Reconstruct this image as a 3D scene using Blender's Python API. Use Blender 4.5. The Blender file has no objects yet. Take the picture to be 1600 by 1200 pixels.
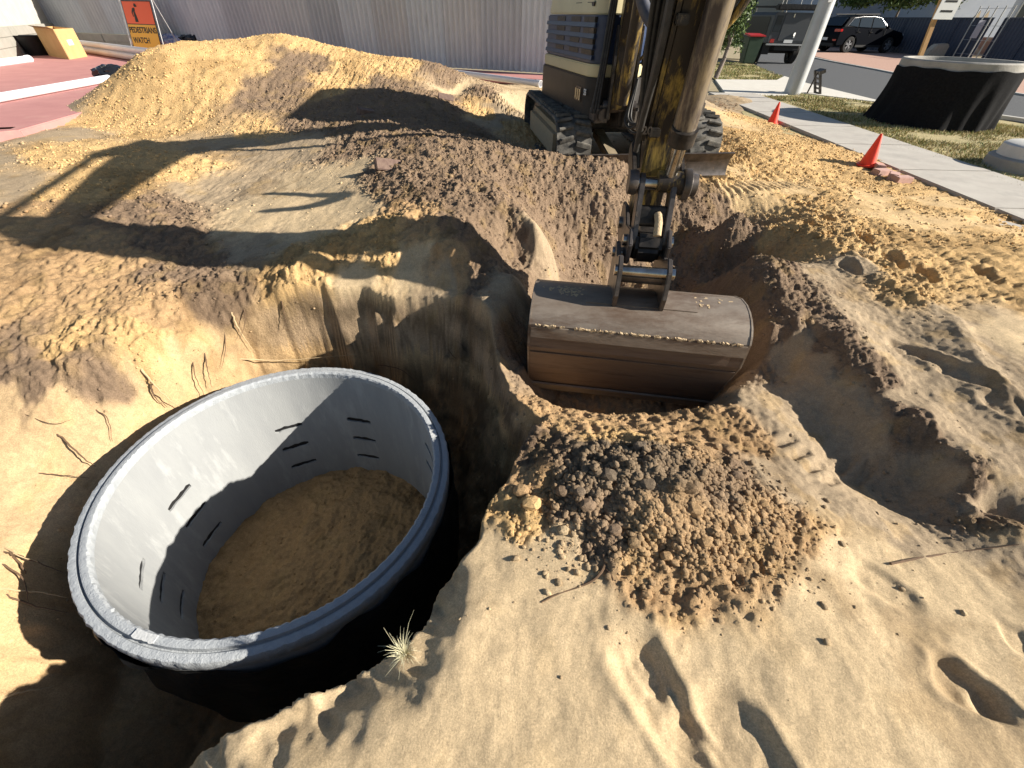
import bpy, bmesh, math, random
import numpy as np
from mathutils import Vector, Matrix
random.seed(7); rng = np.random.default_rng(11)
S = bpy.context.scene; COL = S.collection
PI = math.pi
# ------------------------------------------------------------------ camera
FPX, TH, RO, CAMH = 650.0, math.radians(41.5), math.radians(-1.2), 1.5
_f = np.array([0, math.cos(TH), -math.sin(TH)]); _r0 = np.array([1., 0, 0]); _d0 = np.cross(_f, _r0)
_r = math.cos(RO)*_r0 + math.sin(RO)*_d0; _d = -math.sin(RO)*_r0 + math.cos(RO)*_d0
cam = bpy.data.cameras.new('camera'); co = bpy.data.objects.new('camera', cam); COL.objects.link(co); S.camera = co
cam.sensor_width = 36; cam.lens = FPX/1600*36; cam.clip_start = 0.02; cam.clip_end = 600
M = Matrix(((_r[0], -_d[0], -_f[0], 0), (_r[1], -_d[1], -_f[1], 0), (_r[2], -_d[2], -_f[2], CAMH), (0, 0, 0, 1)))
co.matrix_world = M
# ------------------------------------------------------------------ light
SUN = Vector((0.988, -0.155, 0.475)).normalized()
w = bpy.data.worlds.new('World'); S.world = w; w.use_nodes = True
nt = w.node_tree; sky = nt.nodes.new('ShaderNodeTexSky'); sky.sky_type = 'NISHITA'; sky.sun_disc = False
sky.sun_elevation = math.asin(SUN.z); sky.sun_rotation = math.atan2(SUN.x, SUN.y)
sky.air_density = 1.0; sky.dust_density = 0.6; sky.ozone_density = 1.0
nt.links.new(sky.outputs[0], nt.nodes['Background'].inputs[0]); nt.nodes['Background'].inputs[1].default_value = 0.05
sl = bpy.data.lights.new('sun', 'SUN'); sl.energy = 5.0; sl.angle = math.radians(0.55); sl.color = (1, 0.93, 0.82)
so = bpy.data.objects.new('sun', sl); COL.objects.link(so); so.rotation_euler = SUN.to_track_quat('Z', 'Y').to_euler()
S.view_settings.view_transform = 'Standard'; S.view_settings.look = 'None'; S.view_settings.gamma = 1
S.view_settings.exposure = 1.06
S.render.engine = 'CYCLES'
# ------------------------------------------------------------------ helpers
def ray(px, py): return _f + (px-800)/FPX*_r + (py-600)/FPX*_d
def at(px, py, z=None, y=None, x=None, Z=None):
    d = ray(px, py)
    if z is not None: t = (z-CAMH)/d[2]
    elif y is not None: t = y/d[1]
    elif x is not None: t = x/d[0]
    else: t = Z
    return Vector((d[0]*t, d[1]*t, CAMH+d[2]*t))
MATS = {}
def mat(name, c1, c2=None, rough=.8, scale=8, metal=0, bump=0, bscale=60, spec=.3, detail=6, c3=None, s3=3, t3=.55, stretch=None, trans=0, coat=0, w3=.08):
    if name in MATS: return MATS[name]
    m = bpy.data.materials.new(name); m.use_nodes = True; n = m.node_tree.nodes; l = m.node_tree.links
    b = n['Principled BSDF']; b.inputs['Roughness'].default_value = rough; b.inputs['Metallic'].default_value = metal
    b.inputs['Specular IOR Level'].default_value = spec; b.inputs['Coat Weight'].default_value = coat
    b.inputs['Transmission Weight'].default_value = trans
    g = n.new('ShaderNodeNewGeometry'); mp = n.new('ShaderNodeMapping'); l.new(g.outputs['Position'], mp.inputs[0])
    if stretch: mp.inputs['Scale'].default_value = stretch
    if c2:
        t = n.new('ShaderNodeTexNoise'); t.inputs['Scale'].default_value = scale; t.inputs['Detail'].default_value = detail; t.inputs['Roughness'].default_value = .65
        l.new(mp.outputs[0], t.inputs[0]); r = n.new('ShaderNodeValToRGB'); r.color_ramp.elements[0].position = .35; r.color_ramp.elements[1].position = .65
        r.color_ramp.elements[0].color = (*c1, 1); r.color_ramp.elements[1].color = (*c2, 1); l.new(t.outputs[0], r.inputs[0]); out = r.outputs[0]
        if c3:
            t2 = n.new('ShaderNodeTexNoise'); t2.inputs['Scale'].default_value = s3; t2.inputs['Detail'].default_value = 8; t2.inputs['Roughness'].default_value = .7
            l.new(mp.outputs[0], t2.inputs[0]); r2 = n.new('ShaderNodeValToRGB'); r2.color_ramp.elements[0].position = t3; r2.color_ramp.elements[1].position = t3+w3
            l.new(t2.outputs[0], r2.inputs[0]); mx = n.new('ShaderNodeMix'); mx.data_type = 'RGBA'
            l.new(r2.outputs[0], mx.inputs[0]); l.new(out, mx.inputs[6]); mx.inputs[7].default_value = (*c3, 1); out = mx.outputs[2]
        l.new(out, b.inputs['Base Color'])
    else: b.inputs['Base Color'].default_value = (*c1, 1)
    if bump:
        t = n.new('ShaderNodeTexNoise'); t.inputs['Scale'].default_value = bscale; t.inputs['Detail'].default_value = 8; l.new(mp.outputs[0], t.inputs[0])
        bp = n.new('ShaderNodeBump'); bp.inputs['Distance'].default_value = bump; l.new(t.outputs[0], bp.inputs['Height']); l.new(bp.outputs[0], b.inputs['Normal'])
    MATS[name] = m; return m
class MB:
    def __init__(s): s.v = []; s.f = []
    def add(s, vs, fs):
        o = len(s.v); s.v += [tuple(v) for v in vs]; s.f += [tuple(i+o for i in f) for f in fs]; return s
    def box(s, c, sx, sy, sz, ax=(1,0,0), ay=(0,1,0), az=(0,0,1)):
        c = Vector(c); ax = Vector(ax)*sx/2; ay = Vector(ay)*sy/2; az = Vector(az)*sz/2
        vs = [c+i*ax+j*ay+k*az for k in (-1,1) for j in (-1,1) for i in (-1,1)]
        return s.add(vs, [(0,2,3,1),(4,5,7,6),(0,1,5,4),(2,6,7,3),(0,4,6,2),(1,3,7,5)])
    def beam(s, p, q, wd, h, up=(0,0,1)):
        p = Vector(p); q = Vector(q); d = (q-p); L = d.length; d.normalize(); sd = d.cross(Vector(up)).normalized(); u = sd.cross(d)
        return s.box((p+q)/2, L, wd, h, d, sd, u)
    def tube(s, pts, r, n=10, cap=True):
        pts = [Vector(p) for p in pts]; rs = r if isinstance(r, (list, tuple)) else [r]*len(pts); o = len(s.v); prev = None; m = len(pts)
        for i, p in enumerate(pts):
            d = (pts[min(i+1, m-1)]-pts[max(i-1, 0)]).normalized()
            if prev is None:
                a = Vector((0,0,1)) if abs(d.z) < .9 else Vector((1,0,0)); u = d.cross(a).normalized()
            else: u = (prev-d*prev.dot(d)).normalized()
            prev = u; w_ = d.cross(u)
            for k in range(n):
                a = 2*PI*k/n; s.v.append(tuple(p+rs[i]*(math.cos(a)*u+math.sin(a)*w_)))
        for i in range(m-1):
            for k in range(n):
                a = o+i*n+k; b = o+i*n+(k+1)%n; s.f.append((a, b, b+n, a+n))
        if cap: s.f.append(tuple(o+k for k in range(n))[::-1]); s.f.append(tuple(o+(m-1)*n+k for k in range(n)))
        return s
    def prism(s, poly, off):                       # poly: list of 3D points, off: extrusion vector
        off = Vector(off); n = len(poly); a = [Vector(p) for p in poly]; b = [p+off for p in a]
        return s.add(a+b, [tuple(range(n))[::-1], tuple(range(n, 2*n))]+[(i, (i+1) % n, n+(i+1) % n, n+i) for i in range(n)])
    def lathe(s, c, prof, n=24, ax=(0,0,1), u=(1,0,0), closed=False):
        c = Vector(c); ax = Vector(ax).normalized(); u = Vector(u); u = (u-ax*u.dot(ax)).normalized(); w_ = ax.cross(u); o = len(s.v); m = len(prof)
        for r, h in prof:
            for k in range(n):
                a = 2*PI*k/n; s.v.append(tuple(c+ax*h+r*(math.cos(a)*u+math.sin(a)*w_)))
        for i in range(m if closed else m-1):
            for k in range(n):
                j = (i+1) % m; s.f.append((o+i*n+k, o+i*n+(k+1) % n, o+j*n+(k+1) % n, o+j*n+k))
        return s
    def mesh(s, name, smooth=0, bev=0, origin=(0,0,0)):
        me = bpy.data.meshes.new(name); O = Vector(origin)
        me.from_pydata([tuple(Vector(v)-O) for v in s.v], [], s.f)
        bm = bmesh.new(); bm.from_mesh(me); bmesh.ops.recalc_face_normals(bm, faces=bm.faces)
        if bev:
            es = [e for e in bm.edges if len(e.link_faces) == 2 and e.calc_face_angle(0) > .6]
            try: bmesh.ops.bevel(bm, geom=es, offset=bev, segments=2, affect='EDGES', clamp_overlap=True)
            except Exception: pass
        if smooth:
            for f in bm.faces: f.smooth = True
            for e in bm.edges:
                if len(e.link_faces) == 2 and e.calc_face_angle(0) > smooth: e.smooth = False
        bm.to_mesh(me); bm.free(); return me
    def build(s, name, m, parent=None, smooth=0, bev=0, base=None):
        """link as ONE object; children keep their thing's origin, a top-level mesh gets its own origin at its base"""
        if parent is not None:
            r = parent
            while r.parent: r = r.parent
            O = r.location.copy()
        else:
            a = np.array(s.v); O = Vector(base) if base else Vector(((a[:,0].min()+a[:,0].max())/2, (a[:,1].min()+a[:,1].max())/2, a[:,2].min()))
        me = s.mesh(name, smooth, bev, O); me.materials.append(m)
        o = bpy.data.objects.new(name, me); COL.objects.link(o)
        if parent is not None: o.parent = parent
        else: o.location = O
        return o
def inst(name, me, m, loc, rot=(0,0,0), parent=None, scale=None):
    if not me.materials: me.materials.append(m)
    o = bpy.data.objects.new(name, me); COL.objects.link(o)
    if parent is not None:
        o.parent = parent; r = parent
        while r.parent: r = r.parent
        loc = Vector(loc)-r.location
    o.location = loc
    if isinstance(rot, Matrix): o.rotation_euler = rot.to_euler()
    else: o.rotation_euler = rot
    if scale: o.scale = scale
    return o
def tag(o, label, cat=None, group=None, kind=None):
    if label: o['label'] = label
    if cat: o['category'] = cat
    if group: o['group'] = group
    if kind: o['kind'] = kind
    return o
def thing(name, loc, label, cat, group=None):
    o = bpy.data.objects.new(name, None); COL.objects.link(o); o.location = loc; o.empty_display_size = .1; return tag(o, label, cat, group)
def copy_tree(o, parent=None):
    c = o.copy(); COL.objects.link(c); c.parent = parent
    for ch in o.children: copy_tree(ch, c)
    return c
def frame(ax, ay, az): return Matrix((Vector(ax), Vector(ay), Vector(az))).transposed()
# ------------------------------------------------------------------ numpy noise
_perm = rng.permutation(1024).astype(np.int64); _ang = rng.random(1024)*2*PI; _gx = np.cos(_ang); _gy = np.sin(_ang)
def pn(x, y, seed=0):
    xi = np.floor(x).astype(np.int64); yi = np.floor(y).astype(np.int64); xf = x-xi; yf = y-yi
    u = xf*xf*xf*(xf*(xf*6-15)+10); v = yf*yf*yf*(yf*(yf*6-15)+10)
    def g(i, j, fx, fy):
        h = _perm[(_perm[(i+seed*57) & 1023]+j) & 1023]; return _gx[h]*fx+_gy[h]*fy
    a = g(xi, yi, xf, yf); b = g(xi+1, yi, xf-1, yf); c = g(xi, yi+1, xf, yf-1); d = g(xi+1, yi+1, xf-1, yf-1)
    return (a+(b-a)*u)+((c+(d-c)*u)-(a+(b-a)*u))*v
def fbm(x, y, o=4, seed=0, g=.5):
    r = 0; a = 1
    for i in range(o): r = r+a*pn(x*2**i, y*2**i, seed+i*13); a *= g
    return r
def sst(t): t = np.clip(t, 0, 1); return t*t*(3-2*t)
#SPLIT
# ------------------------------------------------------------------ ground relief: control points (pixel, pixel, height or distance, soil)
CP = []
def cp(px, py, z, soil, y=None):
    p = at(px, py, z=z) if y is None else at(px, py, y=y); CP.append((p.x, p.y, p.z, soil))
def cw(x, y, z, soil): CP.append((x, y, z, soil))
for a in [(800,1190,0,'S'),(1100,1190,0,'S'),(1500,1190,-.02,'S'),(700,1150,0,'S'),(1000,1000,0,'S'),(1250,960,0,'S'),(1550,960,-.03,'S'),
 (800,900,.01,'S'),(760,870,.0,'S'),(500,1180,0,'S'),(350,1190,-.01,'S'),(620,1060,-.01,'S'),(1400,880,-.05,'S'),(1150,1080,0,'S'),(1330,1080,0,'S'),
 (900,940,0,'S'),(860,850,.01,'S'),(1300,890,-.02,'S'),(1480,900,-.04,'S'),(1590,1060,-.02,'S'),(1590,880,-.06,'G'),(690,990,0,'S'),
 (870,800,.03,'D'),(1000,890,0,'O'),(1150,890,0,'O'),(1250,850,0,'O'),(1235,760,-.03,'G'),(930,760,.06,'K'),(1030,750,.07,'K'),(1130,780,.03,'D'),(1180,820,.0,'O'),
 (960,720,.05,'K'),(1090,720,.03,'O'),(850,700,.03,'D'),(820,760,.04,'O'),(800,800,.03,'Y'),(1060,850,.03,'O'),(1120,740,.02,'D'),(1190,860,0,'O'),(1040,900,0,'O'),(920,840,.02,'D'),
 (900,665,-.06,'O'),(1000,672,-.09,'O'),(1120,660,-.10,'O'),(1180,700,-.10,'O'),(1230,720,-.10,'G'),(950,690,-.02,'Y'),(1060,695,-.04,'O'),
 (1210,640,-.12,'G'),(1250,620,-.15,'G'),(1330,690,-.17,'G'),(1440,770,-.18,'G'),(1530,815,-.15,'G'),(1290,640,-.16,'G'),(1230,580,-.15,'G'),
 (1250,690,-.12,'G'),(1330,780,-.10,'G'),(1400,830,-.08,'G'),
 (1150,340,.11,'D'),(1195,410,.11,'D'),(1240,470,.10,'D'),(1300,535,.08,'D'),(1370,590,.06,'D'),(1430,660,.04,'D'),(1500,740,.00,'D'),(1568,822,-.06,'D'),
 (1195,560,-.1,'D'),(1190,500,.0,'D'),(1170,440,.08,'D'),(1205,520,.02,'D'),
 (1290,430,.11,'G'),(1360,500,.08,'G'),(1400,560,.05,'G'),(1450,610,.03,'G'),(1520,690,.01,'G'),(1590,770,-.02,'G'),(1450,540,.06,'G'),(1350,420,.12,'G'),
 (1120,262,.12,'P'),(1180,300,.1,'P'),(1250,295,.1,'P'),(1470,318,.07,'P'),(1530,345,.06,'P'),(1360,310,.08,'P'),(1130,185,.12,'P'),(1420,340,.1,'P'),(1240,350,.13,'Y'),(1300,380,.14,'Y'),(1380,420,.14,'Y'),(1440,462,.13,'Y'),(1490,492,.11,'G'),(1530,560,.09,'G'),(1580,620,.08,'G'),(1560,520,.13,'S'),
 (1400,370,.14,'Y'),(1550,400,.12,'Y'),(1300,300,.10,'Y'),(1500,330,.08,'Y'),(1590,380,.10,'Y'),(1480,430,.13,'Y'),(1560,450,.12,'Y'),(1420,320,.08,'Y'),
 (1480,580,.05,'G'),(1500,620,.03,'G'),(1590,690,.03,'G'),(1420,620,.02,'G'),
 (1150,220,.2,'Y'),(1250,225,.14,'Y'),(1200,270,.1,'Y'),(1120,200,.2,'Y'),(1300,250,.08,'Y'),(1120,240,.12,'Y'),(1180,240,.16,'Y'),(1230,260,.12,'Y'),
 (1290,262,.05,'Y'),(1200,215,.10,'Y'),(1380,295,.03,'Y'),(1550,345,.03,'Y'),(1170,185,.06,'Y'),(1250,172,-.06,'G'),(1400,212,-.06,'G'),(1500,240,-.06,'G'),(1320,180,-.06,'G'),(1200,160,-.05,'G'),(1120,170,.1,'Y'),(1250,310,.1,'Y'),
 (1175,172,.0,'G'),(1110,160,.25,'G'),(1130,150,.12,'G'),(1090,150,.3,'G'),
 (1100,318,.04,'D'),(1045,320,.03,'D'),(1100,360,-.10,'D'),(1120,400,-.32,'D'),(1060,380,-.25,'D'),(1000,400,-.25,'D'),(920,400,-.2,'D'),(880,430,-.22,'D'),(1140,430,-.3,'D'),
 (610,205,.50,'D'),(680,212,.52,'D'),(740,218,.48,'D'),(800,228,.43,'D'),(855,246,.39,'D'),(910,254,.36,'D'),(970,262,.32,'D'),(1010,290,.15,'D'),
 (850,320,.16,'D'),(900,340,.05,'D'),(820,400,.08,'D'),(830,470,-.08,'D'),(800,545,-.18,'D'),(960,330,.1,'D'),(870,380,-.05,'D'),
 (745,275,.42,'D'),(790,330,.34,'D'),(835,365,.24,'G'),(800,440,.14,'G'),(775,500,.04,'G'),(720,320,.42,'D'),(660,300,.42,'D'),(600,260,.42,'D'),(740,370,.32,'D'),(700,340,.4,'D'),
 (760,420,.16,'D'),(740,440,.12,'D'),(700,400,.26,'O'),(670,350,.36,'O'),(720,430,.16,'O'),(640,330,.36,'O'),(640,270,.46,'D'),(570,230,.42,'D'),
 (600,355,.31,'Y'),(520,395,.20,'Y'),(640,410,.18,'S'),(690,455,.08,'G'),(560,440,.1,'S'),(600,400,.22,'Y'),(460,430,.13,'Y'),
 (450,235,.32,'G'),(480,300,.25,'S'),(420,335,.22,'S'),(470,350,.22,'S'),(340,300,.2,'G'),(400,390,.14,'G'),(300,420,.1,'D'),(200,400,.14,'O'),(100,400,.15,'O'),(0,380,.16,'O'),
 (0,480,.1,'O'),(150,480,.08,'O'),(0,560,.0,'D'),(250,490,.05,'O'),(330,470,.04,'D'),(100,540,.02,'Y'),(540,330,.27,'S'),(540,270,.34,'S'),(380,220,.32,'G'),(230,330,.2,'D'),(250,380,.16,'D'),
 (60,590,-.06,'D'),(150,570,-.05,'D'),(220,530,-.0,'Y'),(300,520,-.02,'Y'),(130,300,.26,'Y'),(50,330,.24,'O'),(0,300,.28,'G'),
 (0,640,-.16,'W'),(100,640,-.2,'W'),(200,610,-.22,'W'),(290,560,-.16,'W'),(340,545,-.2,'W'),(0,740,-.34,'W'),(80,720,-.38,'W'),(0,860,-.44,'W'),(0,1000,-.50,'W'),(40,930,-.47,'W'),(0,1080,-.54,'W'),(-150,900,-.35,'W'),(170,122,.34,'G'),(188,110,.36,'G'),(120,160,.34,'G'),(150,150,.35,'G'),(60,185,.34,'G'),
 (0,250,.34,'G'),(60,240,.36,'Y'),(150,250,.36,'Y'),(250,262,.32,'Y'),(400,205,.38,'Y'),(470,190,.44,'D'),(560,190,.5,'D'),(700,190,.42,'D'),(780,195,.28,'G'),(0,215,.36,'G'),(90,205,.38,'G')]: cp(*a)
for a in [(160,190,6.3,'Y'),(232,92,7.2,'Y'),(270,78,7.5,'Y'),(312,68,7.9,'Y'),(370,64,8.5,'Y'),(440,54,8.9,'Y'),(500,72,8.9,'Y'),(555,90,8.7,'Y'),(620,96,8.8,'Y'),(690,110,8.8,'D'),(745,135,8.4,'D'),
 (785,172,7.7,'G'),(330,130,7.0,'Y'),(450,120,7.6,'D'),(600,140,7.5,'D'),(250,190,6.3,'Y'),(290,110,7.2,'Y'),(690,155,7.5,'D'),(400,150,7.0,'D'),(520,130,7.7,'Y'),(470,100,8.2,'D'),(380,100,7.7,'Y'),(560,160,7.0,'D'),(240,140,6.8,'Y')]:
    cp(a[0], a[1], None, a[3], y=a[2])
for a in [(-1,-.6,0,'S'),(1,-.6,0,'S'),(3,-.6,0,'S'),(-3.2,-.8,-.1,'W'),(3.5,.8,-.05,'S'),(4,2,.05,'G'),(6,4,.05,'Y'),(8,2,.03,'Y'),(-4,1,-.2,'W'),(-4,2.5,.1,'O'),(-6,3,.15,'O'),(-8,4,.2,'G'),(-6,1,0,'O'),
 (1.3,6.3,.13,'S'),(.3,5.5,.2,'G'),(2.3,5.4,.12,'Y'),(1.3,8,.16,'S'),(3,7,.13,'Y'),(0,7.2,.25,'Y'),(-1,8.5,.5,'S'),(.6,9.5,.4,'S'),(2.2,9.2,.3,'S'),(0,8.4,.36,'S'),(-.6,7.6,.4,'Y'),(3.2,8.6,.15,'G'),
 (-5,11,.42,'Y'),(-3,11,.42,'Y'),(-1,10.5,.42,'S'),(-7,9.2,.42,'Y'),(-8,8,.36,'G'),(-7.5,6.5,.36,'G'),(-6.2,6,.38,'G'),(6,6,.0,'G'),(9,4,.0,'G'),(10,10,-.06,'G'),(8,11,-.07,'G'),(7,12.5,-.08,'G'),(6,11.4,-.06,'G'),(9,8,-.07,'G'),(9,12.4,-.08,'G'),(4,12,-.05,'G'),(-10,12,.3,'G'),(-12,6,.3,'G'),(-12,2,.2,'G'),(0,13,.3,'G'),(12,0,0,'S')]: cw(*a)
CPA = np.array([c[:3] for c in CP]); SOILS = 'SYDKOGBWP'; CPS = np.array([SOILS.index(c[3]) for c in CP])
def tps_fit(P, zz, lam=.0015):
    n = len(P); d = np.hypot(P[:,None,0]-P[None,:,0], P[:,None,1]-P[None,:,1]); K = np.where(d > 0, d*d*np.log(d+1e-12), 0)+lam*np.eye(n)
    A = np.zeros((n+3, n+3)); A[:n,:n] = K; A[:n,n] = 1; A[:n,n+1:] = P; A[n,:n] = 1; A[n+1:,:n] = P.T
    return np.linalg.solve(A, np.concatenate([zz, [0,0,0]]))
TW = tps_fit(CPA[:,:2], CPA[:,2])
def tps(x, y):
    r = TW[-3]+TW[-2]*x+TW[-1]*y
    for i in range(len(CPA)):
        d2 = (x-CPA[i,0])**2+(y-CPA[i,1])**2; r = r+TW[i]*.5*d2*np.log(d2+1e-12)
    return r
def soils(x, y):
    s = 1+.25*np.maximum(y, 0)
    wx = x+(fbm(x*3, y*3, 4, 3)*.16)*s*.5; wy = y+(fbm(x*3+9, y*3, 4, 5)*.16)*s*.5
    W = np.zeros((len(SOILS),)+x.shape)
    for i in range(len(CPA)):
        d2 = (wx-CPA[i,0])**2+(wy-CPA[i,1])**2+1e-4; W[CPS[i]] += d2**-3.2
    return W/W.sum(0)
# soakwell
RC = np.array([-.661*1.85, .7258*1.85, CAMH-1.85]); RN = Vector((.0475, -.0053, 1)).normalized(); RO_, RI_, RDEP = .885, .80, 1.06
def xy(*a): p = at(*a); return (p.x, p.y)
PIT = [(-.955,.153),(-1.5,-.12),(-2.05,-.05),(-2.3,.3),(-2.44,.75),(-2.44,1.2),(-2.37,1.7),(-2.2,2.1),(-1.9,2.46),xy(405,455,.08),xy(470,448,.08),xy(560,448,.08),xy(640,458,.08),xy(690,462,.08),xy(735,472,.06),xy(765,500,.03),
 xy(775,550,-.05),xy(800,610,-.1),xy(850,655,-.06),xy(815,710,-.02),xy(785,760,0),xy(765,800,0),xy(742,850,0),xy(700,900,0),xy(672,945,0),xy(640,985,0),xy(585,1022,0),xy(500,1070,0),xy(420,1096,0),xy(345,1135,0),xy(290,1165,0)]
PW = [.12,.2,.3,.35,.35,.35,.35,.35,.35,.3,.26,.24,.24,.24,.25,.3,.38,.45,.45,.36,.26,.2,.14,.12,.11,.1,.1,.1,.1,.1,.1]
HOLE = [xy(800,560,-.1),xy(838,470,-.05),xy(860,415,-.05),xy(960,380,-.1),xy(1090,390,-.1),xy(1165,450,.0),xy(1200,560,-.1),xy(1150,640,-.15),xy(1050,642,-.14),xy(950,640,-.1),xy(870,625,-.1)]
def polysd(x, y, P, Wd):
    best = np.full(x.shape, 1e9); wd = np.ones(x.shape); ins = np.zeros(x.shape, bool); n = len(P)
    for i in range(n):
        x0, y0 = P[i]; x1, y1 = P[(i+1) % n]; dx, dy = x1-x0, y1-y0; t = np.clip(((x-x0)*dx+(y-y0)*dy)/(dx*dx+dy*dy), 0, 1)
        d = np.hypot(x-x0-t*dx, y-y0-t*dy); m = d < best; best = np.where(m, d, best); wd = np.where(m, Wd[i]+(Wd[(i+1) % n]-Wd[i])*t, wd)
        c = ((y0 > y) != (y1 > y)) & (x < x0+(y-y0)*dx/(dy if dy else 1e-9)); ins ^= c
    return np.where(ins, best, -best), wd
def stamp(x, y, z, c, ang, L, Wd, depth, rim=.22):
    """a footprint: dip with a raised rim"""
    ca, sa = math.cos(ang), math.sin(ang); u = ((x-c[0])*ca+(y-c[1])*sa)/(L/2); v = (-(x-c[0])*sa+(y-c[1])*ca)/(Wd/2)
    v = v*(1+.25*u); r = (np.abs(u)**2.6+np.abs(v)**2.6)**(1/2.6)
    return z-.9*depth*sst((1.2-r)/.52)+depth*rim*np.exp(-((r-1.32)/.2)**2)*(.5+1.2*np.abs(pn(x*13, y*13, 141)))+depth*sst((1.1-r)*2)*(.18*pn(x*14,y*14,142)+.16*pn(x*33,y*33,143))
def ridge(x, y, pts, h, wl, wr):
    best = np.full(x.shape, 1e9); sg = np.ones(x.shape)
    for (x0, y0), (x1, y1) in zip(pts[:-1], pts[1:]):
        dx, dy = x1-x0, y1-y0; t = np.clip(((x-x0)*dx+(y-y0)*dy)/(dx*dx+dy*dy), 0, 1)
        d = np.hypot(x-x0-t*dx, y-y0-t*dy); m = d < best; best = np.where(m, d, best); sg = np.where(m, np.sign(dx*(y-y0)-dy*(x-x0)), sg)
    wd = np.where(sg > 0, wl, wr); return h*np.exp(-(best/wd)**1.3)
def gbump(x, y, c, h, r): return h*np.exp(-(((x-c[0])**2+(y-c[1])**2)/r**2))
def height(x, y, full=False):
    x = np.asarray(x, float); y = np.asarray(y, float)
    z = tps(x, y); so_ = soils(x, y)
    near = 1/(1+.15*np.maximum(y-2, 0))
    clump = 1.0*so_[1]+1.0*so_[2]+1.1*so_[3]+.75*so_[4]+.16*so_[5]+.4*so_[6]+.12*so_[7]+.02*so_[0]+.2*so_[8]
    # piles and ridges
    z = z+gbump(x, y, xy(1030,760,.05), .085, .34)+gbump(x, y, xy(900,740,.05), .03, .2)+gbump(x, y, xy(1170,820,.05), .03, .25)
    z = z+ridge(x, y, [xy(1140,335,.12),xy(1195,410,.15),xy(1240,470,.17),xy(1300,535,.17),xy(1370,590,.15),xy(1430,660,.12),xy(1500,740,.06),xy(1568,822,-.04)], .065, .09, .18)
    z = z+ridge(x, y, [xy(745,272,.42),xy(800,318,.36),xy(838,365,.25),xy(812,430,.15),xy(778,500,.04)], .06, .09, .14)
    z = z+ridge(x, y, [xy(640,345,.34),xy(590,357,.31),xy(520,392,.2),xy(455,432,.13)], .05, .06, .1)
    z = z+ridge(x, y, [xy(1250,350,.15),xy(1350,405,.16),xy(1440,455,.17),xy(1500,492,.15),xy(1545,570,.12),xy(1600,640,.1)], .03, .05, .25)
    z = z+ridge(x, y, [xy(850,246,.39),xy(900,252,.36),xy(970,258,.33),xy(1005,275,.2)], .05, .12, .12)
    z = z+ridge(x, y, [xy(1490,500,.14),xy(1520,545,.12),xy(1535,580,.1),xy(1600,640,.08),xy(1660,700,.05)], .012, .025, .04)
    # pit
    sd, wd = polysd(x+fbm(x*3.1, y*3.1, 4, 21)*.05, y+fbm(x*3.1+5, y*3.1, 4, 23)*.05, PIT, PW)
    arc = np.arctan2(y-RC[1], x-RC[0])*1.5; slope = (x < -1.9)
    def prf(q): t = np.clip(q/wd, 0, 1); return np.where(slope, t**2.1, 1-(1-t)**1.6)
    za = z+(-1.28-z)*prf(sd); nz_ = fbm(arc*2.6, za*1.5, 3, 131, .45); nz2 = np.abs(fbm(arc*4+3, za*2.2, 2, 137, .4))
    prof = prf(np.where(sd > 0, sd+np.where(slope, .04, .05)*sst(sd/.06)*(nz_-.5*nz2+.1), sd))
    fl = -1.28+.05*fbm(x*4, y*4, 4, 31)
    # south-west corner: talus inside the pit
    fl = fl+gbump(x, y, (-2.35,.35), .35, .45)+gbump(x, y, (-.35,2.25), .2, .3)
    z0 = z; z = np.where(sd > 0, z+(fl-z)*prof, z)
    pitm = np.where(sd > 0, prof, 0)
    # slumped flutes along the southern lip
    ue = .83*x+.56*y; ve = -.56*x+.83*y
    lip = sst((sd+.24)/.2)*(sd < .05)*sst((.82-y)/.12)*sst((x+1.15)/.2)*sst((-.12-x)/.15)
    z = z-lip*(.02+.085*np.clip(.35+fbm(ue*6.5+ve*3+.6*pn(ue*3,ve*3,46), ve*3, 3, 44),0,1)+.03*np.abs(pn(ue*17+ve*5, ve*6, 45)))
    # hole the bucket digs in
    sh, _ = polysd(x+fbm(x*4, y*4, 3, 25)*.05, y+fbm(x*4+5, y*4, 3, 26)*.05, HOLE, [1]*len(HOLE))
    hw = .28; z = np.where(sh > 0, z+(-.56-z)*sst(sh/hw), z)
    # inside the concrete ring
    rr = np.hypot(x-RC[0]+.05, y-RC[1]-.006); fin = RC[2]-RDEP+.0+.06*np.exp(-((x+1.0)**2+(y-1.3)**2)/.3)+.035*fbm(x*5, y*5, 4, 51)
    z = np.where(rr < .85, fin, z)
    inring = rr < .85
    # relief
    steep = sst(pitm*3)*(1-inring)
    east = sst((x+1.0)/.5)*sst((y-.9)/.3); c_ = np.where(inring, .5, clump*(1-.4*steep)+(.25+.6*east)*steep)
    n1 = fbm(x*2.2, y*2.2, 4, 61); n2 = fbm(x*9, y*9, 3, 71); n3 = fbm(x*28, y*28, 3, 81); n4 = 1-np.abs(fbm(x*16, y*16, 3, 91))*1.6; n5 = fbm(x*60, y*60, 2, 95)
    z = z+n1*.018+c_*(n2*.03+n3*.015+(n4-.5)*.007+n5*.006)*(.75+.5*near)+n2*.003*(1-c_)+n3*.0008
    z = z+steep*(.012*fbm(x*6+z*4, y*6+z*5, 3, 97)+.0)
    # wheel / track marks right side and sweeping rake lines on the gray sand
    fg = so_[0]*sst((1.6-y)/.3)
    z = z+fg*(.004*pn(x*5+y*3, y*3, 101)+.0025*fbm(x*14-y*7, y*6+x*4, 3, 102))+.0012*n5*(1-c_)+.0016*n3*so_[5]
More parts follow.
